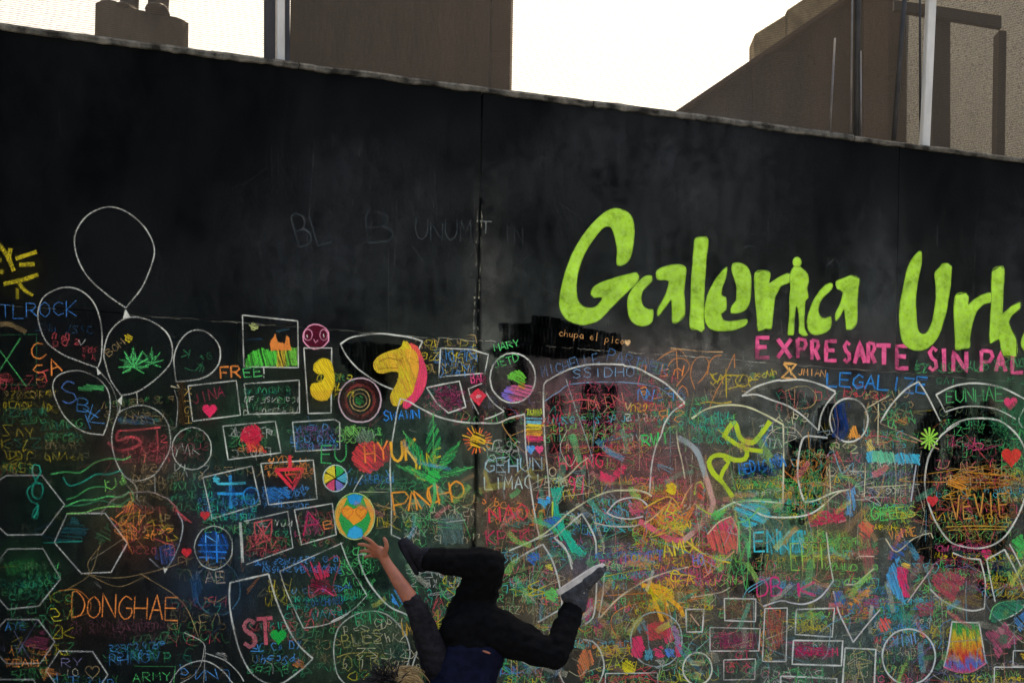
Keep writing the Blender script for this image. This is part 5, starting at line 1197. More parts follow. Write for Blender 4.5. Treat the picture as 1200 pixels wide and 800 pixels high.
q = Draw('chalk_patch', 'coral patch above the tall red scribble'); q.h(ZZ4([(360,60),(400,50),(430,80),(410,130),(370,120)]), (226, 100, 80), 40, 1.9, 2.3, .95); q.h(ZZ4([(370,120),(410,120),(430,260),(390,290),(370,200)]), (170, 80, 80), 80, 2.2, 2.2, .7); q.s(ZZ4([(300,340),(350,335),(430,265)]), (214, 196, 160), 2.2, .85); q.s(ZZ4([(360,210),(430,212)]), (214, 190, 160), 1.6, .8)
q = Draw('chalk_pennant', 'pink pennant with a cream outline'); q.h(R5([(500,690),(580,610),(660,575),(690,640),(690,760),(620,800),(540,770)]), lambda x, y: (220, 66, 96) if y < 625 else (214, 96, 80), 75, 1.8, 2.3, .95); q.s(R5([(510,680),(580,605),(655,572)]), (220, 190, 150), 2, .9); q.s(R5([(655,572),(695,660),(690,800)]), (220, 150, 120), 2, .8)
q = Draw('chalk_face', 'large pale face outline with red, orange and yellow scribble'); q.s(R5([(330,90),(400,130),(450,185),(480,270),(510,360),(530,430),(545,500),(500,580),(430,660),(360,720)]), lambda x, y: (150, 156, 150) if y < 560 else (196, 150, 130), 7, .75); q.s(R5([(360,722),(280,710),(220,680),(160,640),(90,600)]), (220, 100, 110), 7, .85); q.s(R5([(320,50),(330,140),(350,220),(372,340)]), PALE, 2.2, .85); q.s(R5([(0,412),(70,408),(130,430)]), PALE, 2, .8)
q.loops(752, 588, 800, 622, [(226, 90, 80), (230, 180, 60), (226, 130, 60)], 13, 2.2, .8); q.loops(758, 600, 795, 628, [(226, 200, 60), (200, 190, 60)], 10, 2, .8); q.s(R5([(120,620),(200,560),(270,490),(295,455)]), (226, 180, 110), 2.2, .9); q.s(R5([(350,500),(380,430),(415,380)]), (226, 170, 110), 2, .85); q.h(R5([(440,400),(470,370),(500,450),(480,490),(450,470)]), (220, 80, 60), 40, 1.9, 2.2, .9); q.s(R5([(430,440),(440,370),(470,360),(490,400)]), (180, 190, 70), 3, .85); q.s(R5([(440,500),(500,545),(560,560),(620,530)]), (170, 180, 70), 3, .8)
q = Draw('chalk_fruit', 'small yellow fruit on a stem'); q.h(ell(*R5([(288,402)])[0], 6, 7, 12), YEL, 30, 1.6, 2.2, 1); q.s(R5([(280,385),(300,380),(305,415)]), (220, 150, 40), 2, .9)
q = Draw('chalk_lettering', 'bright green lettering on the arch edge'); q.t('RWI', 741, 527, 772, 523, 14, (60, 190, 86), 3, 1)
q = Draw('chalk_figure', 'green stick lines right of the pennant'); 
for s_ in ([(700,600),(705,790)], [(740,560),(770,620),(765,800)], [(690,610),(760,590),(830,520)], [(560,560),(640,510),(760,470),(900,470)], [(600,550),(560,590)]): q.s(R5(s_), (120, 190, 110), 2.6, .85)
q.h(R5([(520,560),(600,520),(640,540),(560,600)]), (90, 190, 90), 20, 2, 2.3, .8)
q = Draw('chalk_splash', 'orange and yellow splash above the round mushroom drawing'); 
for s_ in ([(320,430),(360,450),(400,500)], [(330,400),(350,480),(380,560)], [(300,420),(380,430),(420,470)], [(360,440),(440,500),(460,540)]): q.s(S3(s_), (236, 170, 46), 5, .95)
q.loops(748, 678, 785, 722, [(236, 180, 50), (226, 140, 50), YEL], 11, 2.6, .8); q.t('AKA', 768, 690, 800, 686, 14, (236, 170, 60), 2, .9)
q = Draw('chalk_lettering', 'yellow capitals above blue and purple scribble'); q.t('AMU', 766, 655, 800, 648, 18, (222, 200, 50), 2.6, .95); q.s(S3([(470,250),(520,290),(570,315),(640,335)]), (226, 200, 60), 3, .9); q.t('HO', 800, 664, 812, 662, 12, (90, 120, 190), 2, .8); q.t('IOVET', 718, 660, 765, 658, 11, (100, 110, 180), 2, .85)
q = Draw('chalk_mushroom', 'round drawing of pink and blue blobs'); q.s(ell(757, 748, 29.5, 31.5, 24, wob=.012), (160, 170, 160), 2.2, .9, True)
for pts, c in (([(265,620),(300,610),(310,660),(300,700),(262,690)], (222, 60, 96)), ([(380,600),(415,580),(425,630),(390,645)], (226, 64, 100)), ([(345,660),(375,650),(385,690),(360,705)], (220, 64, 100)), ([(310,580),(350,560),(400,560),(395,620),(330,630)], (196, 70, 70)), ([(315,665),(340,665),(340,705),(310,705)], (90, 160, 170)), ([(390,660),(420,665),(425,690),(395,695)], (90, 130, 200)), ([(280,570),(310,550),(320,590),(290,600)], (100, 130, 130)), ([(420,570),(445,600),(455,680),(430,660)], (160, 120, 150)), ([(430,640),(450,650),(450,690),(430,690)], (222, 60, 96))): q.h(S3(pts), c, random.uniform(20, 80), 1.7, 2.3, .95)
q = Draw('chalk_lettering'); q.t('ZAW', 700, 783, 725, 780, 10, (176, 180, 40), 2, .9); q.h(ell(724, 781, 8, 7, 10, wob=.25), (224, 206, 40), 30, 1.8, 2.2, .95)
rects = [([(470,510),(537,512),(530,597),(472,597)], 'small white square frame with a leaning stroke', 2.4), ([(617,470),(738,472),(736,558),(618,556)], 'white rectangle with rubbed red shading below the pennant', 2), ([(560,580),(752,585),(748,672),(560,670)], 'wide thin rectangle of magenta scribble', 1.8),
         ([(772,508),(857,508),(852,710),(762,710)], 'tall rectangle of coral scribble', 2), ([(613,705),(735,700),(733,780),(613,780)], 'rectangle with a small dim red word', 1.8), ([(160,757),(360,755),(362,830),(158,830)], 'rectangle of red scribble below the mushroom drawing', 1.8)]
for pts, lab, ww in rects: frame(S3(pts), lab, ww, .9, (206, 196, 180))
q = Draw('chalk_scrawl'); q.s(S3([(485,530),(520,575)]), (190, 150, 120), 2, .8); q.h(S3([(625,478),(730,480),(728,550),(625,548)]), (110, 60, 50), 30, 2.2, 2, .6); q.h(S3([(590,600),(740,600),(735,660),(600,660)]), (130, 34, 70), 80, 2, 2, .6); q.h(S3([(780,520),(850,520),(845,640),(775,700)]), (150, 70, 60), 78, 2, 2, .7); q.t('GT', 848, 771, 864, 770, 9, (170, 60, 80), 1.8, .8); q.h(S3([(765,690),(790,680),(800,710),(770,712)]), (220, 180, 90), 30, 2, 2, .8)
q = Draw('chalk_circle', 'white circle with a pale yellow face'); q.s(ell(804, 781.5, 16.8, 18.5, 20, wob=.012), (214, 206, 180), 2.6, 1, True); q.h([(794,772),(814,772),(808,778),(798,778)], (190, 180, 120), 10, 2, 2, .8); q.h(ell(804, 790, 5, 4, 10), (200, 190, 110), 10, 2, 2, .8)
for pts, lab, ww in (([(70,455),(245,450),(235,580),(65,570)], 'white rectangle of small olive writing', 2.6), ([(58,595),(283,600),(278,712),(50,705)], 'white rectangle around a bold pink word', 2.6), ([(295,632),(435,637),(430,830),(280,830)], 'tall white rectangle washed grey green', 2.8), ([(0,760),(110,765),(255,772),(252,850),(-4,850)], 'white rectangle of green letters at the bottom edge', 2.8),
                     ([(1070,645),(1320,645),(1320,716),(1070,715)], 'pale rectangle with a yellow band at the right edge', 1.8), ([(985,720),(1320,720),(1320,795),(980,795)], 'pale brown rectangle at the lower right corner', 1.8), ([(885,795),(1300,799),(1300,860),(885,860)], 'pale rectangle cut by the bottom edge at the right', 1.8)): frame(ZZ4(pts), lab, ww, .95, (208, 204, 186))
q = Draw('chalk_scrawl'); q.scrib(918, 718, 957, 742, (150, 140, 60), 3, 1.5, .9); q.t('BAMBAM', 918, 766, 965, 767, 9, (216, 50, 96), 2.4, 1); q.h(ZZ4([(65,620),(240,630),(240,680),(70,675)]), (150, 30, 70), 8, 2.4, 2, .7); q.h(ZZ4([(300,640),(428,645),(424,800),(290,800)]), (84, 100, 76), 60, 2.6, 2.2, .5); q.t('GOT', 915, 800, 948, 802, 12, (60, 140, 80), 2, .9); q.h(ZZ4([(1100,660),(1200,655),(1200,705),(1130,705)]), (196, 160, 40), 20, 2, 2.2, .8); q.s(ZZ4([(1155,722),(1155,795)]), PALE, 1.6, .8)
q = Draw('chalk_circle', 'large white circle with a blue word and red scribble'); q.s(ell(1047, 768, 30.5, 32, 24, wob=.01), (200, 200, 186), 2.6, .95, True); q.t('VINI', 1030, 757, 1058, 753, 13, (110, 150, 190), 2, .9); q.h(ZZ4([(560,640),(690,620),(690,760),(570,780)]), (100, 50, 60), 40, 2.6, 2, .55)
q = Draw('chalk_kite', 'pale kite outline with an orange streak'); q.s(ZZ4([(240,370),(265,465),(300,540),(332,605)]), (200, 190, 180), 2.4, .9); q.s(ZZ4([(332,605),(400,520),(456,455)]), (200, 190, 180), 2.2, .9); q.h(ZZ4([(305,430),(380,370),(410,350),(405,385),(330,440)]), (226, 150, 60), 35, 1.8, 2.3, .95); q.h(ZZ4([(240,380),(290,370),(300,420),(250,440)]), (40, 100, 160), 70, 1.9, 2.2, .9); q.h(ZZ4([(370,420),(440,390),(450,450),(390,460)]), (160, 60, 90), 20, 2.2, 2, .7)
q = Draw('chalk_moon', 'blue and pink crescent with a yellow dot'); q.h(ZZ4([(545,205),(500,260),(482,310),(490,345),(540,410),(580,435),(555,370),(535,300)]), (80, 160, 200), 70, 1.7, 2.3, .95); q.h(ZZ4([(530,270),(590,255),(580,320),(592,400),(565,390),(540,330)]), (222, 50, 100), 75, 1.7, 2.4, 1); q.h(ell(*ZZ4([(575,255)])[0], 4.5, 5, 10), (236, 190, 70), 20, 1.6, 2, 1); q.s(ZZ4([(580,425),(640,340),(700,258)]), (200, 180, 170), 2.2, .9); q.h(ZZ4([(500,160),(600,140),(560,210),(500,230)]), (50, 90, 150), 30, 2, 2.2, .8); q.s(ZZ4([(480,130),(530,190),(610,130),(690,105),(700,130)]), PALE, 2, .85)
q = Draw('chalk_flower', 'small coral flower on a teal stem'); q.h(ell(*ZZ4([(477,525)])[0], 7, 9, 10, wob=.2), (226, 90, 76), 60, 1.7, 2.3, 1); q.h(ZZ4([(480,430),(560,440),(600,480),(590,540),(500,490)]), (40, 140, 120), 80, 2.4, 2, .7)
# ---- right end
q = Draw('chalk_banner', 'white curved banner holding dim green capitals'); q.s(X6([(235,540),(330,490),(420,465),(520,458),(630,470),(730,500),(830,550)]), W_, 3, 1); q.s(X6([(235,540),(270,600),(300,662)]), W_, 2.4, .95); q.s(X6([(300,662),(370,637),(450,622),(540,622),(640,635),(720,665),(800,710)]), W_, 2.2, .8); q.s(X6([(830,550),(885,590),(850,650),(822,720)]), W_, 2.2, .85)
q.t('EUNHAE', 1090, 477, 1156, 474, 15, (70, 150, 84), 2, .95)
Draw('chalk_heart', 'pink round heart at the end of the curved banner').heart(1164, 477, 7.5, (226, 70, 110))
q = Draw('chalk_curve', 'white outline dropping from the banner along the right edge'); q.s(X6([(905,585),(985,632)]), W_, 2.2, .9); q.s(X6([(890,590),(822,720),(880,800)]), W_, 2.4, .95); q.s(Y5([(720,0),(790,90),(830,200),(842,320),(820,450)]), W_, 2.4, .9)
q = Draw('chalk_circle', 'very large white circle full of dark orange scribble'); q.s([tuple(p) for p in Y5([(345,0),(240,72),(180,160),(147,250),(135,380),(160,500),(210,620),(290,725),(380,757),(470,766),(560,742),(630,690),(690,600),(740,490),(765,380),(775,270),(750,160),(700,70),(620,0)])] + X6([(640,712),(550,705),(450,713),(370,742),(310,785)]), W_, 2.8, 1)
oc2 = [(180, 110, 30), (200, 140, 40), (120, 60, 30), (170, 120, 50)]
q = Draw('chalk_scribble', 'dark orange and brown scribble inside the very large circle', 'stuff'); q.loops(1085, 545, 1178, 570, oc2, 7, 1.8, .7); q.loops(1080, 570, 1165, 625, oc2 + [(150, 50, 40)], 9, 1.5, .5); q.scrib(1085, 555, 1165, 600, oc2, 3, 1.6, .7); q.t('VEVIE', 1096, 612, 1162, 608, 28, (196, 136, 60), 2.2, .95); q.s([(1090,619),(1125,618),(1160,619)], (190, 150, 50), 1.8, .9); q.s([(1092,623),(1125,622),(1158,622)], (190, 150, 50), 1.6, .8); q.t('COTO', 1096, 540, 1148, 538, 15, (110, 40, 50), 1.6, .7); q.h(ell(1104, 568, 12, 8, 12, wob=.3), (220, 140, 40), 20, 2.4, 2.2, .7); q.t('NON', 1112, 636, 1142, 636, 10, (110, 100, 50), 1.4, .7)
Draw('chalk_heart', 'red heart inside the very large circle').heart(1165, 538.5, 11, (214, 60, 50)); Draw('chalk_heart', 'small red heart at the left rim of the very large circle').heart(1074, 589, 6, (210, 60, 60)); Draw('chalk_heart', 'small pink heart above the dark fan').heart(1136, 650, 5.5, (216, 50, 100))
q = Draw('chalk_star', 'lime green burst at the left rim of the very large circle')
for k in range(12):
    an = k * math.pi / 6; q.s([(1070.5, 518), (1070.5 + 11 * math.cos(an), 518 + 13 * math.sin(an))], (150, 205, 70), 3, .95)
q = Draw('chalk_smear', 'green rubbed patch between the banner and the right edge'); q.h([(1160,480),(1185,470),(1200,490),(1200,540),(1185,545),(1175,510)], (24, 90, 50), 70, 2.4, 2.4, .6); q.h([(1130,490),(1160,500),(1170,530),(1155,520)], (30, 80, 50), 50, 2.4, 2.2, .5)
q = Draw('chalk_fan', 'white fan outline over red and purple scribble'); q.s(ZZ4([(790,195),(850,218),(916,226)]), W_, 2.6, 1); q.s(ZZ4([(916,226),(935,300),(940,350),(935,450)]), W_, 2.4, .95); q.s(ZZ4([(935,450),(880,461),(800,443),(735,408),(684,360)]), W_, 3, 1); q.h(ZZ4([(690,300),(760,280),(850,310),(790,420),(720,390)]), (176, 70, 80), 40, 2, 2.3, .8); q.h(ZZ4([(800,400),(920,380),(920,440),(830,440)]), (120, 100, 50), 20, 2.2, 2.2, .7); q.s(ZZ4([(680,300),(700,250),(740,225)]), (150, 90, 100), 2, .7); q.h(ZZ4([(620,430),(700,420),(700,480),(640,490)]), (160, 50, 80), 30, 2.2, 2.2, .8); q.h(ZZ4([(780,160),(860,200),(960,190),(970,205),(860,215),(790,190)]), (40, 80, 66), 10, 2.2, 2.2, .6)
q = Draw('chalk_panel_outline', 'white leaning panel with dark blue and orange scribble'); q.s(ZZ4([(945,225),(985,205),(1028,180)]), W_, 2.6, 1); q.s(ZZ4([(1028,180),(1090,300),(1135,412)]), W_, 2.6, 1); q.s(ZZ4([(1135,412),(1110,450),(1060,485),(1000,505)]), W_, 2.2, .9); q.s(ZZ4([(945,225),(965,330),(985,420)]), W_, 2.2, .9); q.h(ZZ4([(970,230),(1040,220),(1060,290),(990,300)]), (26, 44, 66), 40, 2.2, 2.2, .8); q.loops(1146, 675, 1178, 702, [(150, 120, 50), (120, 100, 60)], 14, 1.4, .6)
q = Draw('chalk_outline', 'white corner outline with green and yellow fill at the right edge'); q.s(ZZ4([(1050,155),(1075,200),(1105,260)]), W_, 2.4, .95); q.s(ZZ4([(1105,260),(1150,220),(1210,165)]), W_, 2.2, .9); q.h(ZZ4([(1055,140),(1110,110),(1130,180),(1100,230)]), (70, 180, 80), 40, 1.8, 2.3, .9); q.h(ZZ4([(1130,110),(1180,90),(1170,170),(1130,190)]), (210, 180, 60), 60, 1.8, 2.3, .9); q.h(ZZ4([(1140,60),(1210,10),(1210,70),(1140,100)]), (176, 80, 130), 30, 1.8, 2.3, .85); q.h(ell(1199, 661, 10, 11, 12), (70, 190, 100), 30, 1.8, 2.3, .9)
q = Draw('chalk_skirt', 'rainbow filled skirt shape with a white outline'); sk = ZZ4([(785,512),(910,516),(942,700),(880,738),(815,742),(747,718),(770,620)])
def rb(x, y):
    k = (y - 728) / 58 * 6 + 1.6 * mnoise.noise(Vector((x * .25, y * .12, 0)))
    return [(50, 120, 70), (70, 160, 70), (220, 190, 50), (230, 150, 50), (206, 66, 56), (100, 120, 190), (200, 70, 120)][max(0, min(6, int(k + .5)))]
q.h(sk, rb, 85, 1.5, 2.3, 1); q.h(sk, rb, 60, 2.2, 2, .6); q.p(ZZ4([(785,512),(910,516),(942,700)]), W_, 2.2, .95, False); q.s(ZZ4([(942,700),(880,738),(815,742),(747,718)]), (220, 110, 130), 3, .95); q.s(ZZ4([(747,718),(768,630),(785,512)]), (210, 200, 190), 2.2, .95)
q = Draw('chalk_flower', 'dim pink star flower beside the rainbow skirt'); q.h(ZZ4([(935,560),(1000,545),(1030,510),(1060,560),(1110,585),(1060,620),(1020,640),(995,695),(975,620)]), (176, 84, 104), 50, 1.8, 2.3, .85); q.h(ell(*ZZ4([(1020,590)])[0], 6, 6, 10), (70, 110, 80), 30, 2, 2, .9)
q = Draw('chalk_leaf', 'teal leaf shape above the star flower'); q.h(ZZ4([(960,480),(990,430),(1060,410),(1135,415),(1110,450),(1050,490),(1000,505),(965,520)]), (50, 130, 90), 25, 1.9, 2.3, .85); q.s(ZZ4([(958,500),(975,445),(1020,420),(1080,415)]), (110, 190, 110), 2, .8); q.h(ZZ4([(1070,500),(1140,440),(1150,500),(1100,560)]), (70, 130, 180), 50, 1.9, 2.2, .8); q.h(ZZ4([(1130,420),(1190,330),(1200,360),(1160,440)]), (190, 150, 80), 60, 2, 2.2, .7)
q = Draw('chalk_fruit', 'red and green fruit cut by the right edge'); q.h(ZZ4([(1160,450),(1200,430),(1260,460),(1250,490),(1170,490)]), (222, 80, 60), 30, 1.7, 2.3, .95); q.h(ZZ4([(1145,570),(1170,510),(1210,490),(1260,520),(1260,600),(1160,600)]), (60, 190, 80), 40, 1.7, 2.3, .95); q.h(ZZ4([(1155,610),(1260,600),(1260,640),(1160,642)]), (216, 130, 60), 20, 1.8, 2.3, .9)
q = Draw('chalk_lettering'); q.t('GAI', 1078, 455, 1100, 456, 8, DGRN, 1.5, .7); q.h(ell(1199, 469, 4, 4, 8), GRN, 20, 1.8, 2, .9); q.scrib(1160, 447, 1190, 457, DGRN, 1, 1.3, .6)

# ---- long loose strokes crossing the crowded right half
q = Draw('chalk_scribble', 'loose thin chalk strokes crossing the crowded right half', 'stuff')
LC = [(206, 196, 150), (190, 170, 90), (120, 190, 110), (220, 120, 110), (230, 170, 90), (150, 170, 170), (110, 180, 190), (200, 150, 120), (224, 214, 180)]
for _ in range(420):
    cx = 560 + 640 * random.random() ** .9; cy = random.uniform(500, 800)
    if 1075 < cx < 1180 and 470 < cy < 660: continue
    if random.random() < .45:
        l = random.uniform(20, 80); q.s([(cx + random.gauss(0, 2), cy - l / 2), (cx + random.gauss(0, 3), cy), (cx + random.gauss(0, 2), cy + l / 2)], random.choice(LC), random.uniform(.7, 1.5), random.uniform(.15, .4), dust=.6)
    else:
        l = random.uniform(4, 15); q.s([(cx + random.gauss(0, l), cy + random.gauss(0, l * .8)) for _ in range(random.randint(3, 5))], random.choice(LC), random.uniform(.7, 1.6), random.uniform(.2, .5), dust=.6)
# the painter's smears: broad flat sides of the stick
q = Draw('chalk_smear', 'broad smears left by the flat side of the chalk', 'stuff')
for _ in range(170):
    cx = 420 + 780 * random.random() ** .8; cy = random.uniform(520, 795)
    if 1075 < cx < 1180 and 470 < cy < 660: continue
    c = random.choice([(222, 110, 110), (90, 190, 110), (200, 190, 80), (90, 170, 190), (210, 150, 90), (100, 180, 140), (150, 200, 90), (200, 194, 160)])
    an = random.uniform(0, 3.14); l = random.uniform(6, 20)
    q.s([(cx - math.cos(an) * l, cy - math.sin(an) * l), (cx + random.gauss(0, 2), cy + random.gauss(0, 2)), (cx + math.cos(an) * l, cy + math.sin(an) * l)], c, random.uniform(4, 9), random.uniform(.12, .34), dust=.5)

# ---- chalk dust: soft tint rubbed into the paint around every stroke, one finely divided sheet
gs = 3.0
gx0, gx1, gy0, gy1 = -420.0, 1620.0, 60.0, 1130.0
nx_, ny_ = int((gx1 - gx0) / gs), int((gy1 - gy0) / gs)
acc = np.zeros((ny_, nx_, 4))
DA = np.array(DUST)
ix = ((DA[:, 0] - gx0) / gs).astype(int); iy = ((DA[:, 1] - gy0) / gs).astype(int)
ok = (ix >= 0) & (ix < nx_) & (iy >= 0) & (iy < ny_)
def l8(c): 
    c = c / 255.0
    return np.where(c <= .04, c / 12.92, ((c + .055) / 1.055) ** 2.4)
for ch in range(3): np.add.at(acc[:, :, ch], (iy[ok], ix[ok]), l8(DA[ok, 2 + ch]) * DA[ok, 5])
np.add.at(acc[:, :, 3], (iy[ok], ix[ok]), DA[ok, 5])
def blur(a, r):
    k = np.exp(-0.5 * (np.arange(-3 * r, 3 * r + 1) / r) ** 2); k /= k.sum()
    p = 3 * r
    b = np.pad(a, ((p, p), (0, 0))); o = sum(k[i] * b[i:i + a.shape[0]] for i in range(len(k)))
    b = np.pad(o, ((0, 0), (p, p))); return sum(k[i] * b[:, i:i + a.shape[1]] for i in range(len(k)))
near = np.stack([blur(acc[:, :, c], 2) for c in range(4)], -1)
far = np.stack([blur(acc[:, :, c], 7) for c in range(4)], -1)
tot = near * 1.0 + far * 1.1
YY, XX = np.meshgrid(gy0 + (np.arange(ny_) + .5) * gs, gx0 + (np.arange(nx_) + .5) * gs, indexing='ij')
DIM_L = 0.42 + 0.58 * np.clip((XX + 30) / 430, 0, 1)  # light falloff to the left, put into the dust's opacity as well
wgt = tot[:, :, 3]
alpha = (1 - np.exp(-wgt * 0.085)) * (0.44 + 0.34 * np.clip((XX - 500) / 200, 0, 1)) * DIM_L
col = tot[:, :, :3] / np.maximum(wgt, 1e-6)[..., None]
# pale rubbed-out haze: colour, centre, radii, strength
HZ = [((110, 112, 112), 430, 185, 70, 40, .030), ((105, 110, 112), 800, 190, 110, 70, .034), ((110, 112, 108), 520, 290, 90, 60, .036), ((120, 116, 100), 572, 330, 16, 70, .10), ((120, 122, 120), 1030, 330, 26, 55, .085), ((112, 110, 104), 840, 240, 60, 60, .04),
      ((120, 120, 118), 690, 190, 60, 40, .03), ((110, 112, 112), 380, 285, 60, 50, .03), ((120, 122, 124), 1190, 320, 25, 50, .05), ((110, 112, 112), 300, 330, 160, 60, .022), ((112, 116, 118), 760, 380, 90, 60, .05), ((120, 118, 104), 570, 392, 22, 18, .14),
      ((120, 122, 112), 830, 450, 70, 45, .13), ((120, 126, 108), 730, 520, 200, 110, .09), ((112, 122, 102), 830, 680, 240, 120, .11), ((112, 126, 108), 980, 720, 160, 110, .11), ((110, 114, 104), 1000, 500, 160, 80, .09), ((100, 108, 98), 480, 640, 180, 140, .05), ((90, 110, 96), 320, 560, 150, 120, .03), ((120, 116, 104), 900, 900, 300, 160, .10), ((120, 116, 104), 1300, 640, 260, 200, .07)]
HZ = [(c, cx, cy, rx, ry, s_ * (1.25 if cy < 400 else 0.9 if cx < 600 else 1.6)) for c, cx, cy, rx, ry, s_ in HZ]
HZ += [((110, 108, 100), 780, 220, 110, 80, .016), ((104, 106, 98), 480, 270, 150, 90, .008), ((70, 110, 84), 150, 620, 200, 130, .03), ((104, 112, 90), 860, 640, 200, 110, .08)]
# tints where whole drawings have been smeared into each other
for c, cx, cy, rx, ry, s_ in (((200, 90, 90), 800, 590, 40, 34, .26), ((200, 170, 70), 785, 618, 26, 22, .2), ((130, 170, 70), 880, 585, 44, 26, .2), ((70, 160, 170), 885, 608, 34, 22, .2), ((210, 80, 100), 838, 630, 20, 26, .22), ((110, 100, 160), 735, 660, 48, 14, .24),
     ((210, 140, 60), 768, 695, 34, 28, .2), ((110, 160, 70), 945, 650, 40, 30, .22), ((170, 70, 70), 985, 655, 22, 40, .2), ((140, 50, 90), 905, 690, 40, 12, .14), ((110, 80, 110), 1026, 570, 34, 22, .26), ((40, 110, 60), 1172, 495, 30, 40, .2), ((150, 90, 40), 1110, 575, 40, 34, .04),
     ((60, 130, 130), 1030, 712, 34, 30, .2), ((150, 70, 80), 1105, 690, 36, 22, .22), ((160, 70, 80), 690, 470, 70, 30, .12), ((150, 60, 80), 720, 540, 40, 26, .16), ((190, 110, 60), 600, 590, 40, 30, .12), ((60, 120, 90), 500, 560, 60, 70, .12), ((50, 110, 70), 420, 680, 40, 60, .18), ((50, 100, 60), 410, 750, 50, 40, .16),
     ((150, 110, 70), 620, 690, 40, 40, .14), ((160, 110, 80), 700, 710, 40, 40, .14), ((50, 120, 70), 290, 510, 50, 30, .14), ((50, 110, 70), 130, 575, 50, 30, .10), ((40, 100, 50), 30, 665, 30, 22, .10), ((140, 60, 70), 165, 535, 34, 20, .12), ((40, 80, 120), 250, 690, 40, 30, .12), ((100, 80, 40), 60, 510, 60, 30, .08), ((150, 80, 50), 165, 615, 36, 30, .12),
     ((90, 50, 40), 140, 730, 70, 30, .08), ((40, 60, 100), 270, 590, 40, 30, .12), ((120, 100, 50), 440, 740, 60, 40, .08), ((90, 60, 90), 850, 530, 60, 20, .08), ((120, 80, 60), 830, 730, 50, 40, .14), ((70, 100, 90), 880, 770, 110, 40, .12), ((80, 90, 110), 760, 450, 60, 20, .10), ((130, 90, 60), 800, 440, 50, 28, .12)):
    HZ.append((c, cx, cy, rx, ry, s_ * (1.15 if cx < 480 else 1.8)))
hz = np.zeros((ny_, nx_)); hc = np.zeros((ny_, nx_, 3))
for c, cx, cy, rx, ry, s_ in HZ:
    g_ = np.exp(-0.5 * (((XX - cx) / rx) ** 2 + ((YY - cy) / ry) ** 2)) * s_
    hz += g_; hc += g_[..., None] * np.array(lin(c))
hc /= np.maximum(hz, 1e-9)[..., None]
st_n = np.array([[0.5 * mnoise.noise(Vector((x * .09, y * .02, 5))) + .7 * mnoise.noise(Vector((x * .013, y * .017, 9))) + .45 * mnoise.noise(Vector((x * .12, y * .10, 2))) for x in XX[0]] for y in YY[:, 0]])
hz *= np.clip(1 + 1.1 * st_n, .1, 2.4)
seam = np.where((np.abs(XX - (558 + (520 - YY) * .0175)) < 2.6) & (YY > 230), .12, 1.0)
hz *= seam; alpha *= seam
a_tot = 1 - (1 - alpha) * (1 - np.clip(hz, 0, .62))
cc = (col * alpha[..., None] + hc * hz[..., None]) / np.maximum(alpha + hz, 1e-6)[..., None]
verts, cols, faces = [], [], []
for j in range(ny_):
    for i in range(nx_):
        x, z = wl(XX[j, i], YY[j, i]); verts.append((x, -0.0009, z))
for j in range(ny_ - 1):
    r0 = j * nx_
    for i in range(nx_ - 1):
        if max(a_tot[j, i], a_tot[j + 1, i], a_tot[j, i + 1], a_tot[j + 1, i + 1]) > 0.003: faces.append((r0 + i, r0 + i + 1, r0 + nx_ + i + 1, r0 + nx_ + i))
me = bpy.data.meshes.new('chalk_dust'); me.from_pydata(verts, [], faces)
ca = me.color_attributes.new('chalk', 'FLOAT_COLOR', 'POINT')
ca.data.foreach_set('color', np.concatenate([cc, a_tot[..., None]], -1).astype(np.float32).ravel())
me.materials.append(M_DUST)
o = bpy.data.objects.new('chalk_dust', me); C.objects.link(o); o.parent = wall
tag(o, 'rubbed chalk dust tinting the black paint', kind='stuff')
for q in ALL: q.build()

# ================================================================== THE PERSON, upside down in a one-handed handstand
M_SKIN = mat_noise('skin', (0.21, 0.068, 0.032), (0.29, 0.10, 0.052), 14, 0.5, 0.35, 0.12, 120)
M_CLOTHBLK = mat_noise('black_stretch_cloth', (0.0014, 0.0014, 0.0015), (0.0036, 0.0036, 0.0037), 30, 0.9, 0.06, 0.35, 160)
M_NAVY = mat_noise('navy_cloth', (0.0022, 0.0026, 0.008), (0.005, 0.006, 0.017), 24, 0.9, 0.08, 0.35, 160)
M_GREYCLOTH = mat_noise('charcoal_knit', (0.006, 0.0056, 0.0064), (0.016, 0.0145, 0.0165), 26, 0.9, 0.08, 0.4, 170)
M_SHOE = mat_noise('grey_canvas', (0.016, 0.016, 0.017), (0.05, 0.05, 0.052), 30, 0.85, 0.1, 0.4, 160)
M_SHOEDARK = mat_noise('black_canvas', (0.006, 0.006, 0.008), (0.014, 0.013, 0.017), 30, 0.85, 0.1, 0.4, 160)
M_SOLE = mat_noise('white_rubber', (0.30, 0.27, 0.23), (0.5, 0.46, 0.40), 18, 0.6, 0.3, 0.15, 60)
M_HAIR = mat_noise('dark_hair', (0.004, 0.003, 0.003), (0.014, 0.010, 0.008), 40, 0.55, 0.3, 0.1, 100)
M_BLOND = mat_noise('blond_hair', (0.16, 0.09, 0.03), (0.46, 0.32, 0.13), 40, 0.5, 0.3, 0.1, 100)
M_EYE = mat_noise('eye', (0.6, 0.6, 0.58), (0.7, 0.7, 0.68), 10, 0.3, 0.5, 0)
M_LIP = mat_noise('lip', (0.28, 0.09, 0.075), (0.34, 0.12, 0.1), 20, 0.5, 0.3, 0)

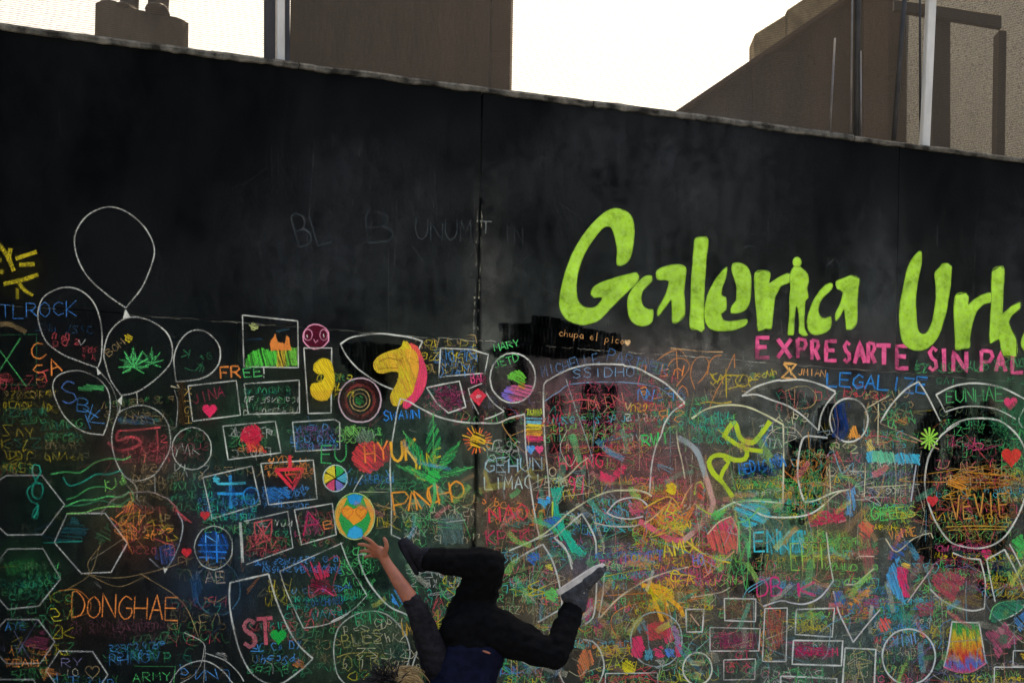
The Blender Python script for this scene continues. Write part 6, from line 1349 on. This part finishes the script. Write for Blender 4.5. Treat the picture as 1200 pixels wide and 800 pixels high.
def W(px, py, d): return onwall(px, py, d)
pelvis = W(557, 735, .78)
base = Vector((pelvis.x, pelvis.y, 0))
person = tag(empty('person', base), 'person in black tumbling upside down, legs bent in the air, one arm reaching up', 'person')
hipA, kneeA, ankA = W(552, 716, .70), W(573, 661, .92), W(500, 656.5, .74)
hipB, kneeB, ankB = W(577, 738, .84), W(650, 768, .98), W(676, 702, .88)
waist, chest, neck = W(549, 770, .80), W(535, 806, .80), W(508, 824, .82)
shA, elA, wrA = W(514, 796, .74), W(489, 714, .84), W(453, 659, .82)
shB, elB, wrB = W(552, 826, .90), W(560, 885, .95), W(566, 958, .92)
head = W(470, 815, .86)

# hand geometry: palm centre and five unequal bent fingers, from photo positions
palm = W(445.5, 645, .83)
def fpts(l): return [W(*p) for p in l]
fingers = [fpts([(441.5, 641, .84), (435, 634, .865), (429.5, 630.5, .875), (425.5, 629, .87)]),          # index
           fpts([(440.5, 644.5, .83), (431.5, 639.5, .85), (425.5, 637.5, .855), (420.5, 637.5, .845)]),    # middle
           fpts([(440.5, 648, .815), (432.5, 645.5, .825), (427, 644.8, .82), (422.5, 645.5, .81)]),        # ring
           fpts([(441.5, 651, .80), (435.5, 650.5, .80), (431, 651, .795), (427.5, 652.5, .785)])]          # little
thumb = fpts([(450.5, 648, .85), (453.2, 640.5, .875), (452.3, 634.5, .885), (450.3, 630.5, .885)])
pr = []
def chain(pts, rs):
    for i in range(len(pts) - 1): pr.append((pts[i], rs[i], pts[i + 1], rs[i + 1]))
chain([shA, elA], [.044, .036])
chain([elA, elA.lerp(wrA, .3), wrA], [.037, .040, .025])
chain([wrA, palm], [.025, .025])
for f, r in zip(fingers, (.0098, .0102, .0098, .0086)):
    pr.append((palm.lerp(wrA, .25), .019, f[0], .0125))
    chain(f, [.0118, r, r * .95, r * .82])
pr.append((palm.lerp(wrA, .45), .019, thumb[0], .016))
chain(thumb, [.015, .0118, .011, .009])
# the supporting arm goes down to the paving
chain([shB, elB], [.044, .036]); chain([elB, Vector((wrB.x, wrB.y, .075))], [.037, .026])
hb = Vector((wrB.x, wrB.y, .03))
pr.append((Vector((wrB.x, wrB.y, .075)), .026, hb + Vector((-.02, -.03, 0)), .024))
for k in range(4):
    a = math.radians(200 + k * 22); dv = Vector((math.cos(a), math.sin(a), 0)); L = (.07, .085, .08, .06)[k]
    p0 = hb + dv * .045 + Vector((0, -.01, -.012)); chain([p0, p0 + dv * L * .55 + Vector((0, 0, .004)), p0 + dv * L + Vector((0, 0, -.006))], [.011, .0095, .008])
    pr.append((hb, .02, p0, .012))
a = math.radians(310); dv = Vector((math.cos(a), math.sin(a), 0)); chain([hb, hb + dv * .045 + Vector((0, 0, -.008)), hb + dv * .085 + Vector((0, 0, -.014))], [.016, .012, .009])
# trunk, legs, neck, head
chain([waist, chest], [(.135, .10, .10), (.135, .10, .10)]); chain([pelvis, waist], [(.13, .10, .10), (.12, .09, .09)])
chain([chest, shA], [.09, .05]); chain([chest, shB], [.09, .05]); chain([chest, neck], [.08, .055])
hd = (head - neck).normalized()
chain([neck, head], [.052, .060])
fwd = Vector((-0.25, -.9, .1)); fwd = (fwd - hd * fwd.dot(hd)).normalized(); side = hd.cross(fwd)
def hp_(u, f, s_=0): return head + hd * u + fwd * f + side * s_
pr += [(hp_(.015, -.01), .083, hp_(.055, -.012), .080), (hp_(.02, .022), .068, hp_(-.06, .055), .040), (hp_(-.055, .06), .030, hp_(-.068, .068), .022),
       (hp_(.012, .085), .010, hp_(-.018, .108), .014), (hp_(.0, .0, .082), .012, hp_(-.03, .005, .085), .016), (hp_(.0, .0, -.082), .012, hp_(-.03, .005, -.085), .016)]
for h_, k_, a_ in ((hipA, kneeA, ankA), (hipB, kneeB, ankB)):
    chain([h_, k_], [.072, .052]); chain([k_, k_.lerp(a_, .35), a_], [.05, .052, .034])
blob_mesh('body', pr, M_SKIN, person, .0052, base, 3)
for s_ in (-1, 1):
    bm = bmesh.new(); bmesh.ops.create_uvsphere(bm, u_segments=16, v_segments=10, radius=.012)
    o = bmobj('eye', bm, M_EYE, person, True); o.location = hp_(.012, .082, s_ * .032) - base
bm = bmesh.new(); bmesh.ops.create_uvsphere(bm, u_segments=16, v_segments=8, radius=1)
for v in bm.verts: v.co = side * v.co.x * .024 + hd * v.co.y * .007 + fwd * v.co.z * .008
o = bmobj('mouth', bm, M_LIP, person, True); o.location = hp_(-.042, .088) - base

# black trousers
def P2(a, b, t): return a.lerp(b, t)
tr = [(W(549, 724, .74), .118, W(572, 738, .82), .118), (W(540, 745, .78), .105, W(563, 757, .82), .105), (W(536, 738, .80), .092, W(560, 728, .80), .12),
      (pelvis, .125, waist.lerp(pelvis, .25), .118),
      (hipA, .112, P2(hipA, kneeA, .55), .096), (P2(hipA, kneeA, .55), .096, kneeA, .080), (kneeA, .080, P2(kneeA, ankA, .12), .080), (P2(kneeA, ankA, .12), .080, P2(kneeA, ankA, .45), .070), (P2(kneeA, ankA, .45), .070, P2(kneeA, ankA, .92), .058),
      (hipB, .118, P2(hipB, kneeB, .55), .092), (P2(hipB, kneeB, .55), .092, kneeB, .066), (kneeB, .066, P2(kneeB, ankB, .35), .069), (P2(kneeB, ankB, .35), .069, P2(kneeB, ankB, .9), .054)]
blob_mesh('trousers', tr, M_CLOTHBLK, person, .008, base, 4, .010, 13)
# navy shirt and charcoal sleeves
shp = [(W(543, 765, .78), .104, W(567, 768, .84), .104), (W(545, 770, .80), .115, chest, .125), (chest, .125, W(512, 808, .76), .07), (W(567, 772, .83), .09, W(553, 815, .86), .10), (chest, .12, neck, .068), (chest, .11, shB, .07), (W(541, 782, .78), .09, W(525, 800, .76), .09)]
blob_mesh('shirt', shp, M_NAVY, person, .008, base, 5, .006, 15)
slv = [(W(526, 806, .745), .088, W(512, 776, .77), .080), (W(512, 776, .77), .080, W(499, 742, .81), .064), (W(499, 742, .81), .064, elA, .052), (elA, .052, P2(elA, wrA, .16), .046)]
blob_mesh('sleeve', slv, M_GREYCLOTH, person, .006, base, 5, .005, 20)
slv = [(W(545, 815, .87), .085, shB, .076), (shB, .076, elB, .055), (elB, .055, P2(elB, wrB, .3), .046)]
blob_mesh('sleeve', slv, M_GREYCLOTH, person, .008, base, 5, .005, 20)
# waistband label glimpse of skin
bm = bmesh.new(); bmesh.ops.create_uvsphere(bm, u_segments=12, v_segments=8, radius=1)
for v in bm.verts: v.co = Vector((v.co.x * .020, v.co.y * .01, v.co.z * .006 - v.co.x * .006))
o = bmobj('bare_waist', bm, M_SKIN, person, True); q_ = W(570, 763.5, .955); o.location = q_ - base
# shoes: each upper is one shell, the sole a rounded slab under it
def shoe(heel, toe, up, wid, matu, mats, thick):
    """heel and toe are on the outer face of the sole; up points from the sole into the foot"""
    ax = (toe - heel); L = ax.length; ax.normalize(); up = (up - ax * up.dot(ax)).normalized(); sd = ax.cross(up)
    P = lambda a, u, s_: heel + ax * a * L + up * u + sd * s_
    prm = [(P(.14, .052, 0), .036, P(.3, .055, 0), .040), (P(.3, .055, 0), .040, P(.55, .048, .004), .038), (P(.55, .045, .012), .034, P(.82, .035, .012), .030), (P(.55, .045, -.012), .034, P(.84, .034, -.01), .029), (P(.84, .034, 0), .028, P(.92, .03, 0), .024), (P(.2, .06, 0), .040, P(.2, .12, 0), .043), (P(.42, .075, 0), .026, P(.30, .11, 0), .03)]
    s0 = blob_mesh('shoe', prm, matu, person, .005, base, 4, .002, 30)
    bm = bmesh.new(); out = []
    for i in range(36):
        t = 2 * math.pi * i / 36; c_, s_ = math.cos(t), math.sin(t)
        a_ = .5 + .5 * c_; hw = wid * (abs(s_) ** .75) * (0.80 + .28 * a_ - .12 * math.exp(-((a_ - .42) / .16) ** 2))
        out.append((a_, math.copysign(hw, s_)))
    lo = [bm.verts.new(P(a_, 0 + .012 * max(0, a_ - .8) * 5, s_) - base) for a_, s_ in out]; hi = [bm.verts.new(P(a_, thick + .012 * max(0, a_ - .8) * 5, s_ * 1.02) - base) for a_, s_ in out]
    bm.faces.new(lo); bm.faces.new(hi[::-1])
    for k in range(36): bm.faces.new((lo[k], hi[k], hi[(k + 1) % 36], lo[(k + 1) % 36]))
    bmesh.ops.bevel(bm, geom=[e for e in bm.edges if len(e.link_faces) == 2 and (len(e.link_faces[0].verts) > 8 or len(e.link_faces[1].verts) > 8)], offset=.004, segments=2, affect='EDGES')
    so_ = bmobj('sole', bm, mats, s0)
    bm = bmesh.new()
    for j in range(5):
        a_ = .40 + j * .075; u0 = .083 - j * .008
        addtube(bm, [P(a_, u0 - .006, -.028) - base, P(a_ + .01, u0 + .012, 0) - base, P(a_, u0 - .006, .028) - base], .003, 6)
    bmobj('lace', bm, mats if matu is M_SHOE else matu, s0, True)
    return s0
camdir = (CAM - kneeB).normalized()
shoe(W(651, 692.5, .90), W(706, 656.5, .94), W(690, 712, .90) - W(676, 672, .90), .035, M_SHOE, M_SOLE, .026)
shoe(W(487, 674, .70), W(465, 636, .80), (ankA - W(474, 657, .74)) + Vector((0, .02, 0)), .045, M_SHOEDARK, M_SHOEDARK, .02)

# hair: dark mass plus a blond sweep, both built of many tapering locks over the skull
def locks(name, mat, n, cov, length, rad, seed, droop):
    r = random.Random(seed); bm = bmesh.new()
    for _ in range(n):
        u, s_ = cov(r)
        n0 = (hd * math.cos(u) + (side * math.sin(s_) + fwd * math.cos(s_)) * math.sin(u)).normalized()
        p = hp_(.03, -.01) + n0 * .082
        d_ = (n0 * .75 + Vector((r.gauss(0, .35), r.gauss(0, .35), r.gauss(.0, .35)))).normalized()
        pts = [p - n0 * .02]; L = length * r.uniform(.6, 1.2)
        for k in range(6):
            p = p + d_ * L / 6; d_ = (d_ + Vector((r.gauss(0, .16), r.gauss(0, .16), -droop + r.gauss(0, .12)))).normalized(); pts.append(p.copy())
        addtube(bm, [q - base for q in pts], rad * r.uniform(.7, 1.3), 5, rad * .15)
    return bmobj(name, bm, mat, person, True)
capm = [(hp_(.03, -.012), .092, hp_(.05, -.015), .088), (hp_(-.005, -.03), .08, hp_(.03, -.02), .088)]
hb_ = blob_mesh('hair', capm, M_HAIR, person, .008, base, 3, .006, 40)
locks('hair_lock', M_HAIR, 420, lambda r: (r.uniform(0, 1.5), r.uniform(-3.14, 3.14)), .12, .0055, 3, .16)
def blondcov(r):
    # upper side of the skull next to the neck: towards +z
    while True:
        u, s_ = r.uniform(.55, 1.75), r.uniform(-3.14, 3.14)
        n0 = hd * math.cos(u) + (side * math.sin(s_) + fwd * math.cos(s_)) * math.sin(u)
        if n0.z > .35 and n0.x > -.12: return u, s_
# the blond sweep is combed from the crown back over the upper side of the head
r_ = random.Random(5); bm = bmesh.new()
up_ = Vector((0, 0, 1))
for _ in range(520):
    u0 = r_.gauss(0, .06); sp_ = r_.gauss(0, .45); ph_ = r_.gauss(0, .22); ln_ = r_.uniform(.75, 1.35)
    pts = []
    for k in range(8):
        t = k / 7
        th = .35 + ph_ + 1.25 * ln_ * t + r_.gauss(0, .03)          # runs along the skull towards the neck
        ax_ = (hd * math.cos(th + .9) * 1 + (up_ - hd * up_.dot(hd)).normalized() * math.sin(th + .9))
        lat = hd.cross(up_).normalized()
        n0 = (ax_ * math.cos(sp_ * .8) + lat * math.sin(sp_ * .8)).normalized()
        pts.append(hp_(.03, -.01) + n0 * (.092 + .010 * math.sin(math.pi * t) + .012 * t * t + u0 * (.15 + .35 * t)) - base)
    addtube(bm, pts, .0026, 5, .0008)
bmobj('blond_lock', bm, M_BLOND, person, True)
